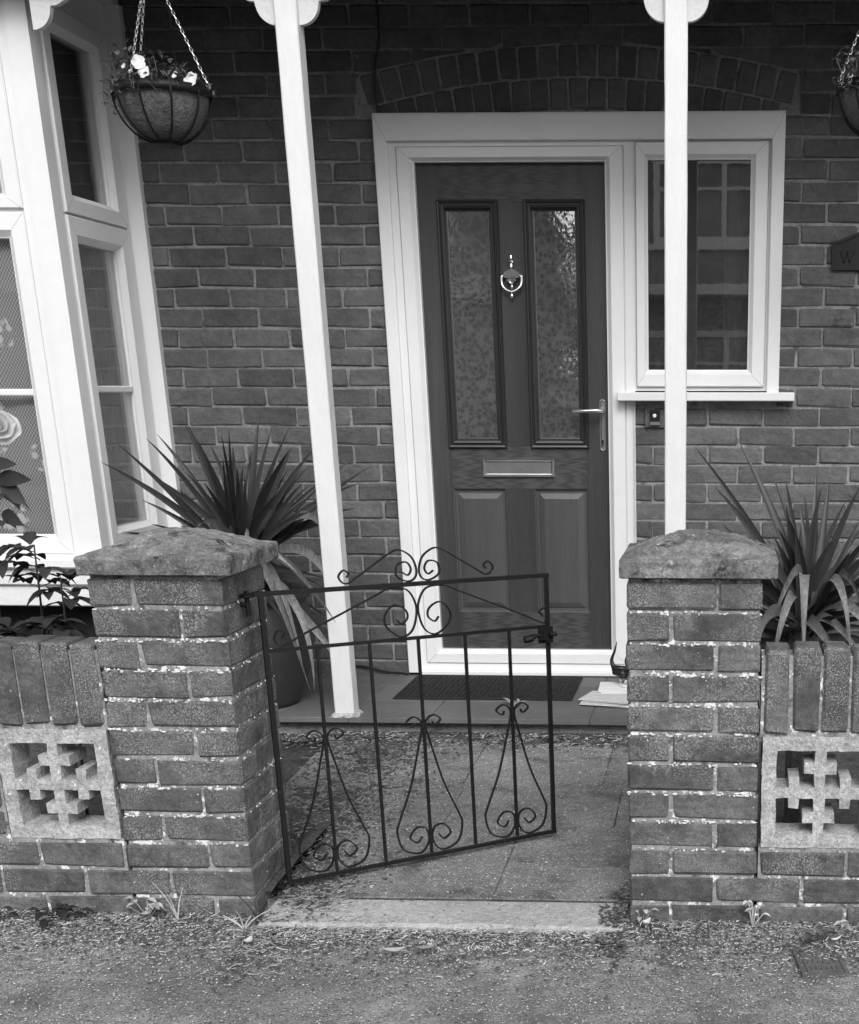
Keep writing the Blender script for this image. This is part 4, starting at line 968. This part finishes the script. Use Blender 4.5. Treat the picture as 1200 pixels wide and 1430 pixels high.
# ------------------------------------------------------------------ rose behind the left wall
def rose(label, stems, bloom, seed):
    r = random.Random(seed); t = thing('rose_bush', label, 'rose bush', 'rose bushes behind the left wall', stems[0][0][0])
    for pts, nl, lo in stems:
        P = smooth_path(pts, 6); k = len(P); MB().tube(P, [.005 - .003 * i / (k - 1) for i in range(k)], 6).build('stem', 'rose_stem', t, True)
        for i in range(nl):
            f = lo + (1 - lo) * (i + r.random() * .5) / nl; b = P[min(k - 1, int(f * (k - 1)))]; a = r.uniform(0, 6.28) if i % 2 else r.choice((0, 3.14)) + r.uniform(-.6, .6)
            d = Vector((math.cos(a), math.sin(a) * .7, r.uniform(-.25, .5))).normalized(); e = b + d * r.uniform(.018, .035)
            MB().tube([b, e], .0013, 4).build('stalk', 'rose_stem', t)
            for q in range(3):
                a2 = (q - 1) * 1.05; dd = Matrix.Rotation(a2, 3, 'Z') @ d; mb = MB(); leaf_mesh(mb, e, e + dd * r.uniform(.055, .085), r.uniform(.034, .050), droop=r.uniform(.1, .5), n=5); mb.build('leaf', 'rose_leaf', t, True)
    if bloom:
        for b_, e_, w_ in (((-2.10, 4.0, 1.07), (-1.985, 3.97, 1.085), .050), ((-2.09, 4.0, 1.06), (-2.01, 3.97, 1.015), .055), ((-2.11, 4.0, 1.11), (-2.02, 3.97, 1.125), .04), ((-2.10, 4.0, .98), (-2.03, 3.97, .955), .045)):
            mb = MB(); leaf_mesh(mb, b_, e_, w_, up=Vector((0, -1, .3)), droop=.1, n=6); mb.build('leaf', 'rose_leaf', t, True)
        c = Vector(bloom); fl = MB()
        for ring, (n, rad, lift) in enumerate(((3, .016, .030), (4, .026, .026), (5, .040, .018), (6, .054, .006), (6, .062, -.008))):
            for i in range(n):
                a = 2 * math.pi * i / n + ring * .6; vs_ = []
                for k in range(5):
                    f = k / 4
                    for j in range(-2, 3):
                        aa = a + j * .5 * math.pi / n * (1.1 if k else .5); q = rad * (.25 + .75 * math.sin(f * 1.57)); h = lift * (.2 + f) + .010 * (1 - abs(j) / 2) * f
                        vs_.append(c + Vector((q * math.cos(aa), -.02 - h * .8 + q * .15 * math.sin(aa), q * math.sin(aa) * .72 + h * .5)))
                fl.add(vs_, [(k * 5 + j, k * 5 + j + 1, k * 5 + 6 + j, k * 5 + 5 + j) for k in range(4) for j in range(4)])
        fl.build('bloom', 'petal', t, True)
    rebase(t)
rose('leafy rose shoots rising beside the left pier above the soldier bricks', [([(-1.93, 3.80, .08), (-1.93, 3.80, .40), (-1.92, 3.78, .66), (-1.905, 3.76, .80), (-1.90, 3.76, .915)], 9, .72), ([(-1.90, 3.82, .08), (-1.87, 3.80, .5), (-1.845, 3.76, .70), (-1.835, 3.75, .83)], 7, .75), ([(-1.95, 3.80, .3), (-1.94, 3.75, .62), (-1.97, 3.70, .70)], 5, .7), ([(-1.90, 3.80, .4), (-1.88, 3.72, .66), (-1.85, 3.68, .70)], 5, .7)], None, 3)
rose('rose with one large pale bloom against the bay window', [([(-2.12, 3.95, .08), (-2.14, 3.96, .6), (-2.13, 3.98, .95), (-2.075, 4.01, 1.20)], 3, .70), ([(-2.12, 3.95, .3), (-2.16, 3.92, .7), (-2.02, 3.90, .88), (-1.95, 3.88, .86)], 4, .5)], (-2.058, 4.0, 1.215), 4)

# ------------------------------------------------------------------ doormat and things on the porch
mat_ = thing('doormat', 'black rubber doormat with basket weave tread at the front door', 'doormat', loc=(-.96, 5.53, FZ))
MB().cbox(-1.322, -.602, 5.312, 5.765, FZ + .001, FZ + .007, .002).build('base', 'rubber', mat_)
td = MB(); cs = .060
for i in range(12):
    for j in range(7):
        x, y = -1.322 + .002 + i * cs, 5.312 + .016 + j * cs
        for q in range(3):
            o = .006 + q * .019
            if (i + j) % 2: td.box(x + .005, x + cs - .005, y + o, y + o + .011, FZ + .0065, FZ + .0105)
            else: td.box(x + o, x + o + .011, y + .005, y + cs - .005, FZ + .0065, FZ + .0105)
tr_ = td.build('tread', 'rubber', mat_); rebase(mat_)
def sheets(name, label, cat, c, w_, d_, n, ang, mat, r, th_=.0022, slide=.008):
    t = thing(name, label, cat, loc=c)
    for i in range(n):
        mb = MB().cbox(-w_ / 2, w_ / 2, -d_ / 2, d_ / 2, i * th_ * 1.15, i * th_ * 1.15 + th_, .0006); a = ang + r.uniform(-.06, .06)
        dx, dy = r.uniform(-slide, slide), r.uniform(-slide, slide)
        mb.v = [(x * math.cos(a) - y * math.sin(a) + dx, x * math.sin(a) + y * math.cos(a) + dy, z + .004 * (x / w_) ** 2) for x, y, z in mb.v]
        mb.build('sheet', mat, t)
    return t
r = random.Random(8)
sheets('newspaper', 'folded newspapers lying on the porch tiles by the right pier', 'newspaper', (-.36, 5.27, FZ + .002), .36, .17, 6, -.22, 'newsprint', r, .0035, .012)
sheets('envelope', 'white envelope lying on top of the newspapers', 'envelope', (-.36, 5.44, FZ + .026), .28, .20, 2, .08, 'paper', r)
tin = thing('tin', 'small round grey tin standing on the envelope', 'tin', loc=(-.37, 5.47, FZ + .031))
MB().lathe([(0, 0), (.050, 0), (.052, .004), (.052, .030), (.048, .036), (0, .036)], (0, 0, 0), 28).build('body', 'satin_metal', tin, True)
MB().lathe([(.053, .003), (.0545, .003), (.0545, .012), (.053, .012)], (0, 0, 0), 28).build('band', 'paper', tin)
bj = thing('bootjack', 'black horned bootjack resting on the tin beside the right pier', 'bootjack', loc=(-.37, 5.47, FZ + .070))
P = [(-.075, .03, .012), (-.05, .01, .010), (-.01, 0, .008), (.04, -.005, .006), (.11, -.005, .004)]
MB().tube(smooth_path(P, 4), [.014] * 8 + [.017] * 9, 8).build('body', 'black_plastic', bj, True)
for x in (-.078, -.018): MB().tube(smooth_path([(x, .03, .03), (x - .008, .035, .06), (x + .006, .035, .10), (x + .014, .035, .135)], 4), [.011 - .0008 * i for i in range(13)], 6).build('horn', 'black_plastic', bj, True)
MB().tube([(-.085, .03, .028), (-.01, .03, .022)], .013, 8).build('crossbar', 'black_plastic', bj, True)
for i in range(4): MB().tube([(-.04 + i * .03, 0, -.006), (-.04 + i * .03, 0, .024)], .0165, 8).build('ring', 'black_plastic', bj, True)

# ------------------------------------------------------------------ access cover in the pavement
cv = thing('access_cover', 'small square cast iron access cover set in the pavement', 'access cover', loc=(.243, 3.05, .0))
def cvp(u, v_, z): return (.184 + .104 * u + .018 * (1 - v_), 2.975 + .150 * v_ + .008 * u, z)
def cvbox(name, u0, u1, v0, v1, z0, z1, mb):
    mb.add([cvp(u, v_, z) for z in (z0, z1) for u, v_ in ((u0, v0), (u1, v0), (u1, v1), (u0, v1))], [(0, 3, 2, 1), (4, 5, 6, 7), (0, 1, 5, 4), (1, 2, 6, 5), (2, 3, 7, 6), (3, 0, 4, 7)])
mb = MB(); cvbox('', 0, 1, 0, 1, -.01, .006, mb); mb.build('plate', 'cover_plate', cv)
mb = MB()
for a, b, c, d in ((-.03, .03, -.02, 1.02), (.97, 1.03, -.02, 1.02), (.03, .97, -.02, .03), (.03, .97, .97, 1.02)): cvbox('', a, b, c, d, -.01, .009, mb)
mb.build('frame', 'cover_plate', cv)
mb = MB()
for v_ in (.12, .38, .62, .86): cvbox('', .14, .86, v_, v_ + .035, .005, .0085, mb)
for u in (.12, .84): cvbox('', u, u + .03, .1, .9, .005, .0088, mb)
for i in range(5): cvbox('', .22 + i * .12, .30 + i * .12, .44, .58, .005, .0085, mb); cvbox('', .24 + i * .12, .29 + i * .12, .18, .34, .005, .0085, mb)
mb.build('raised_pattern', 'cover_plate', cv); rebase(cv)

# ------------------------------------------------------------------ litter, dead leaves, weeds
def ground_z(x, y):
    if -1.19 < x < -.24 and 3.212 < y < 3.39: return pz(3.25)
    if y > 3.39 and -1.23 < x < -.2: return pz(y)
    if y > 3.93 and -1.46 < x < -.2: return pz(y)
    if y > Y1 + .1: return .09
    return .004 + .012 * max(0, (y - 3.05)) / .25
def strips(name, label, count, place, mat, lmin, lmax, wd, seed, curl=.5):
    r = random.Random(seed); mb = MB()
    for _ in range(count):
        x, y = place(r)
        for _try in range(6):                    # litter lies in drifts
            if noise.noise((x * 5.5, y * 7, seed * .37)) > r.uniform(-.45, .35): break
            x, y = place(r)
        z = ground_z(x, y) + r.uniform(.001, .006); a = r.uniform(0, 6.28); L_ = r.uniform(lmin, lmax) * r.uniform(.5, 1); w2 = wd * r.uniform(.5, 1.3) * .5; bend = r.uniform(-curl, curl); vs_ = []
        px, py = x, y; tilt = r.uniform(-.2, .35); n = 3
        for i in range(n + 1):
            aa = a + bend * i; f = i / n; ww = w2 * (1 - .8 * f)
            vs_ += [(px - math.sin(aa) * ww, py + math.cos(aa) * ww, z + f * L_ * tilt * (1 - f * .5) + .0008), (px + math.sin(aa) * ww, py - math.cos(aa) * ww, z + f * L_ * tilt * (1 - f * .5))]
            px += math.cos(aa) * L_ / n; py += math.sin(aa) * L_ / n
        mb.add(vs_, [(2 * i, 2 * i + 1, 2 * i + 3, 2 * i + 2) for i in range(n)])
    return tag(mb.build(name, mat), label, 'litter', kind='stuff')
def along(r):
    while True:
        x, y = r.uniform(-2.3, 1.0), Y1 - abs(r.gauss(0, .055 if r.random() < .6 else .16)) - .002
        if not (-1.2 < x < -.24 and y > 3.205): return x, y
def door_foot(r): return (r.uniform(-1.25, -.2), 3.207 - abs(r.gauss(0, .06)))
def scatter(r): return (r.uniform(-2.2, .8), r.uniform(2.55, 3.28))
def cornerL(r): return (-1.21 + abs(r.gauss(0, .10)), 3.26 + r.gauss(0, .16))
def cornerR(r): return (-.245 - abs(r.gauss(0, .03)), 3.22 + r.gauss(0, .10))
def porchfoot(r): return (r.uniform(-1.75, -.2), 4.97 - abs(r.gauss(0, .07)))
def pathleft(r): return (-1.26 + r.gauss(0, .12), r.uniform(3.45, 5.0))
def pathall(r): return (r.uniform(-1.2, -.25), r.uniform(3.2, 4.95))
strips('leaf_litter', 'dry clippings gathered along the foot of the walls', 3600, along, 'litter', .008, .030, .0035, 1)
strips('leaf_litter', 'pale dry clippings scattered along the walls', 1500, along, 'litter_pale', .006, .030, .003, 2)
strips('leaf_litter', 'dark rotted clippings along the walls', 1800, along, 'litter_dark', .006, .022, .005, 3)
strips('leaf_litter', 'dry clippings below the threshold slab', 900, door_foot, 'litter', .010, .035, .004, 4)
strips('leaf_litter', 'pale clippings below the threshold slab', 500, door_foot, 'litter_pale', .008, .032, .0035, 5)
strips('leaf_litter', 'thin litter strewn over the pavement', 1100, scatter, 'litter', .004, .018, .0025, 6)
strips('leaf_litter', 'pale specks strewn over the pavement', 420, scatter, 'litter_pale', .003, .012, .003, 7)
strips('leaf_litter', 'clippings heaped in the gateway by the hinge pier', 700, cornerL, 'litter', .010, .045, .004, 8, .8)
strips('leaf_litter', 'dark clippings heaped in the gateway by the hinge pier', 500, cornerL, 'litter_dark', .010, .04, .006, 9, .8)
strips('leaf_litter', 'dark leaf mould against the latch pier', 420, cornerR, 'litter_dark', .008, .03, .010, 10, .8)
strips('leaf_litter', 'clippings against the latch pier', 160, cornerR, 'litter', .008, .03, .006, 11, .8)
strips('leaf_litter', 'dead leaves gathered below the porch step', 900, porchfoot, 'litter', .012, .05, .006, 12, .8)
strips('leaf_litter', 'dark leaves gathered below the porch step', 800, porchfoot, 'litter_dark', .012, .045, .012, 13, .8)
strips('leaf_litter', 'pale leaf bits below the porch step', 110, porchfoot, 'litter_pale', .010, .03, .010, 14, .8)
strips('leaf_litter', 'leaf mould along the left side of the path', 1500, pathleft, 'litter_dark', .010, .04, .010, 15, .8)
strips('leaf_litter', 'dry bits along the left side of the path', 900, pathleft, 'litter', .008, .04, .004, 16, .8)
strips('leaf_litter', 'pale specks strewn over the path slabs', 700, pathall, 'litter_pale', .003, .014, .003, 17)
strips('leaf_litter', 'dull specks strewn over the path slabs', 1200, pathall, 'litter', .003, .016, .003, 18)
def grit(name, label, count, place, mat, rmin, rmax, seed):
    r = random.Random(seed); mb = MB()
    for _ in range(count):
        x, y = place(r); z = ground_z(x, y); q = r.uniform(rmin, rmax); a = r.uniform(0, 6.28)
        P = [(x + q * math.cos(a + k * 1.571) * r.uniform(.6, 1.3), y + q * math.sin(a + k * 1.571) * r.uniform(.6, 1.3), z + q * .1) for k in range(4)] + [(x, y, z + q * r.uniform(.5, 1.1))]
        mb.add(P, [(0, 1, 4), (1, 2, 4), (2, 3, 4), (3, 0, 4)])
    return tag(mb.build(name, mat), label, 'grit', kind='stuff')
def near(r):
    while True:
        x, y = r.uniform(-2.2, .9), 3.285 - abs(r.gauss(0, .15))
        if not (-1.2 < x < -.24 and y > 3.205): return x, y
grit('grit', 'dull grit along the foot of the walls', 5000, near, 'litter', .0012, .0042, 31)
grit('grit', 'dark crumbs of earth along the foot of the walls', 4500, near, 'litter_dark', .0015, .006, 32)
grit('grit', 'pale grit over the pavement', 450, scatter, 'litter_pale', .001, .003, 33)
grit('grit', 'dull grit over the pavement', 6000, scatter, 'litter', .001, .0032, 34)
grit('grit', 'pale grit over the path', 1400, pathall, 'litter_pale', .001, .003, 35)
grit('grit', 'earth crumbs along the left of the path', 2500, pathleft, 'litter_dark', .002, .008, 36)
grit('grit', 'earth crumbs below the porch step', 1500, porchfoot, 'litter_dark', .002, .009, 37)
def dead_leaf(x, y, L_, wd, ang, label, seed, mat='dead_leaf'):
    r = random.Random(seed); mb = MB(); z = ground_z(x, y) + .006
    n = 6; vs_ = []; d = Vector((math.cos(ang), math.sin(ang), 0)); s = Vector((-d.y, d.x, 0))
    for i in range(n + 1):
        f = i / n; ww = wd * .5 * math.sin(math.pi * (.04 + .92 * f)); c = d * L_ * (f - .5) + Vector((0, 0, .006 + .014 * (2 * f - 1) ** 2))
        for j in (-1, -.5, 0, .5, 1): vs_.append(c + s * ww * j * .92 + Vector((0, 0, .55 * ww * abs(j) ** 1.5 + r.uniform(-.001, .001))))
    mb.add(vs_, [(i * 5 + j, i * 5 + j + 1, i * 5 + 6 + j, i * 5 + 5 + j) for i in range(n) for j in range(4)])
    mb.tube([d * -L_ * .5 + Vector((0, 0, .018)), d * -L_ * .68 + Vector((0, 0, .008))], .0012, 4)
    o = mb.build('dead_leaf', mat, None, True); o.location = (x, y, z); tag(o, label, 'dead leaf', 'dead leaves on the ground')
dead_leaf(-.80, 3.05, .058, .030, .15, 'curled dead leaf on the pavement below the middle of the gateway', 1)
dead_leaf(-.725, 3.07, .064, .022, .5, 'narrow pale dead leaf beside the curled one below the gateway', 2)
dead_leaf(-1.178, 3.09, .034, .026, 1.2, 'small dark dead leaf on the pavement below the hinge pier', 3)
dead_leaf(-1.50, 3.25, .046, .024, 1.1, 'dead leaf propped against the foot of the left pier', 4)
dead_leaf(-.19, 3.24, .034, .024, .9, 'round pale leaf at the foot of the latch pier', 5, 'litter_pale')
dead_leaf(.29, 3.16, .040, .014, .4, 'white slender leaf beside the access cover', 6, 'litter_pale')
dead_leaf(-1.06, 5.25, .05, .012, 2.2, 'pale scrap of dry leaf on the porch tiles in front of the doormat', 7, 'litter_pale') if False else None
dl = MB(); rr_ = random.Random(3)
for i in range(5): leaf_mesh(dl, (-.815 + rr_.uniform(-.03, .03), 5.22 + rr_.uniform(-.06, .05), FZ + .006), (-.815 + rr_.uniform(-.06, .06), 5.22 + rr_.uniform(-.08, .08), FZ + .02), .018, n=4)
tag(dl.build('dry_leaf_scrap', 'litter'), 'scrap of dry curled leaf on the porch tiles before the doormat', 'dead leaf')
def weed(x, y, label, seed, n, hgt, wd, spread, mat='rose_leaf', blades=False):
    r = random.Random(seed); t = thing('weed', label, 'weed', 'weeds at the foot of the walls', (x, y, ground_z(x, y) - .002))
    for i in range(n):
        a = r.uniform(0, 6.28); L_ = hgt * r.uniform(.5, 1.1); mb = MB(); e = Vector((math.cos(a) * spread * r.random(), -abs(math.sin(a)) * spread * r.random(), L_))
        if blades: mb.tube(smooth_path([(0, 0, 0), e * .6 + Vector((0, 0, L_ * .2)), e * 1.5], 4), [.0022 - .0002 * k for k in range(9)], 4)
        else:
            mb.tube([(0, 0, 0), e], .0012, 4); dd = Vector((math.cos(a), math.sin(a), .2)); leaf_mesh(mb, e, e + dd * wd * 1.5, wd, droop=.4, n=4)
        mb.build('leaf', mat, t)
weed(-1.74, 3.25, 'low leafy weed at the foot of the wall below the left pierced block', 1, 12, .03, .028, .07)
weed(-1.50, 3.262, 'tuft of grass and leaves at the middle of the left pier foot', 2, 10, .05, .020, .05, 'litter')
weed(-1.42, 3.255, 'pale bent grass stalks at the right of the left pier foot', 3, 5, .08, .01, .06, 'litter_pale', True)
weed(-1.205, 3.25, 'long grass stems growing in the hinge corner of the gateway', 4, 9, .08, .01, .06, 'litter_dark', True)
weed(-1.225, 3.20, 'pale dry grass stems in the hinge corner of the gateway', 5, 5, .045, .01, .06, 'litter_pale', True)
weed(-.20, 3.262, 'sprig with curved stem at the foot of the latch pier', 6, 5, .05, .014, .05, 'litter')
weed(.085, 3.262, 'dry seed sprig standing where the latch pier meets the right wall', 7, 8, .07, .014, .03, 'litter_pale')
weed(.245, 3.18, 'small broad-leaved weed behind the access cover', 8, 9, .035, .026, .05, 'basket_leaf')
weed(.33, 3.255, 'small weed at the foot of the right wall near the picture edge', 9, 7, .03, .018, .05, 'litter')
weed(-1.905, 3.24, 'low weed at the foot of the left wall by the picture edge', 10, 7, .03, .02, .05)

# ------------------------------------------------------------------ across the street (seen in the window reflections)
def far_house(x0, x1, label):
    yf = -12.6; t = thing('far_house', label, 'house', 'houses across the street', ((x0 + x1) / 2, yf, 0))
    MB().box(x0, x1, yf - 7, yf, 0, 5.6).build('wall', 'far_brick', t)
    mb = MB(); mb.add([(x0 - .2, yf + .4, 5.55), (x1 + .2, yf + .4, 5.55), (x1 + .2, yf - 3.5, 8.2), (x0 - .2, yf - 3.5, 8.2), (x1 + .2, yf - 7.4, 5.55), (x0 - .2, yf - 7.4, 5.55)], [(0, 1, 2, 3), (3, 2, 4, 5), (0, 5, 4, 1), (1, 4, 2), (0, 3, 5)]); mb.build('roof', 'roof_tile', t)
    w0 = (x1 - x0)
    for cx, z0, z1, wd in ((x0 + w0 * .30, 3.55, 4.8, 1.7), (x0 + w0 * .74, 3.55, 4.8, 1.5), (x0 + w0 * .30, .85, 2.25, 2.1)):
        f = MB().sweep(cx - wd / 2, cx + wd / 2, -z1, -z0, [(0, .0), (0, -.09), (.10, -.09), (.10, 0)]); f.v = [(x, yf - y, -z) for x, y, z in f.v]
        for i in (1, 2): f.box(cx - wd / 2 + wd * i / 3 - .04, cx - wd / 2 + wd * i / 3 + .04, yf, yf + .08, z0 + .1, z1 - .1)
        f.box(cx - wd / 2 + .1, cx + wd / 2 - .1, yf, yf + .06, z0 + (z1 - z0) * .62, z0 + (z1 - z0) * .62 + .05)
        wobj = f.build('window', 'upvc', t); MB().box(cx - wd / 2 + .1, cx + wd / 2 - .1, yf, yf + .02, z0 + .1, z1 - .1).build('pane', 'far_pane', wobj)
        MB().box(cx - wd / 2 - .1, cx + wd / 2 + .1, yf, yf + .14, z0 - .09, z0 - .002).build('sill', 'upvc', wobj)
    MB().box(x0 + w0 * .66, x0 + w0 * .82, yf, yf + .05, 0, 2.1).build('door', 'upvc', t)
    MB().box(x0 + .3, x1 - .3, yf, yf + .9, 2.75, 2.9).build('porch', 'upvc', t)
    rebase(t)
far_house(-24.4, -17.8, 'brick house far along the other side of the street')
far_house(-17.4, -10.8, 'brick house across the street reflected in the bay window')
far_house(-10.4, -3.5, 'brick house across the street reflected at the left of the door glass')
far_house(-2.42, 4.4, 'brick house across the street with white windows reflected in the side window')
far_house(5.4, 12.0, 'brick house across the street beyond the right of the reflections')
car = thing('parked_car', 'grey car parked at the kerb across the pavement', 'car', loc=(-2.4, -2.5, -.11))
prof_ = [(-2.1, .30), (-2.15, .55), (-2.05, .80), (-1.2, .92), (-.55, 1.38), (.75, 1.42), (1.45, 1.0), (2.0, .93), (2.1, .6), (2.05, .30)]
MB().prism(prof_, -.85, .85).build('body', 'car_paint', car)
gp = [(-1.05, .95), (-.52, 1.32), (.72, 1.36), (1.28, 1.0)]
MB().prism(gp, .851, .858).build('side_window', 'moulding', car); MB().prism(gp, -.858, -.851).build('side_window', 'moulding', car)
for x in (-1.35, 1.35):
    for y in (-.80, .80):
        q = MB().lathe([(0, -.09), (.22, -.09), (.31, -.07), (.31, .07), (.22, .09), (0, .09)], (0, 0, 0), 20); q.v = [(x + a, y + c, .31 + b) for a, b, c in q.v]; q.build('wheel', 'tyre', car, True)
hg_ = MB(); r = random.Random(6)
for i in range(5000):
    p = Vector((r.uniform(-7, -1.2), -10.6 + r.gauss(0, .28), r.uniform(.0, 1.5 + .25 * math.sin(i)))); leaf_mesh(hg_, p, p + rdir(r) * r.uniform(.08, .16), .07, n=2)
hgo = hg_.build('hedge', 'hedge'); tag(hgo, 'clipped garden hedge across the street', 'hedge')

tree = thing('street_tree', 'small leafy tree standing in the gap between the houses opposite', 'tree', loc=(-2.65, -10.9, 0))
MB().tube([(0, 0, 0), (.05, 0, .9), (0, .05, 1.9), (.1, 0, 2.8)], [.10, .08, .06, .03], 8).build('trunk', 'trunk', tree)
cr = MB(); r = random.Random(12)
for i in range(6500):
    d = rdir(r, -1, 1) * (r.random() ** .45); k = 1 + .35 * noise.noise(d * 2.5); p = Vector((d.x * .95 * k, d.y * .8 * k, 2.2 + d.z * 1.7 * k))
    leaf_mesh(cr, p, p + rdir(r) * r.uniform(.09, .17), .075, n=2)
cr.build('crown', 'hedge', tree)
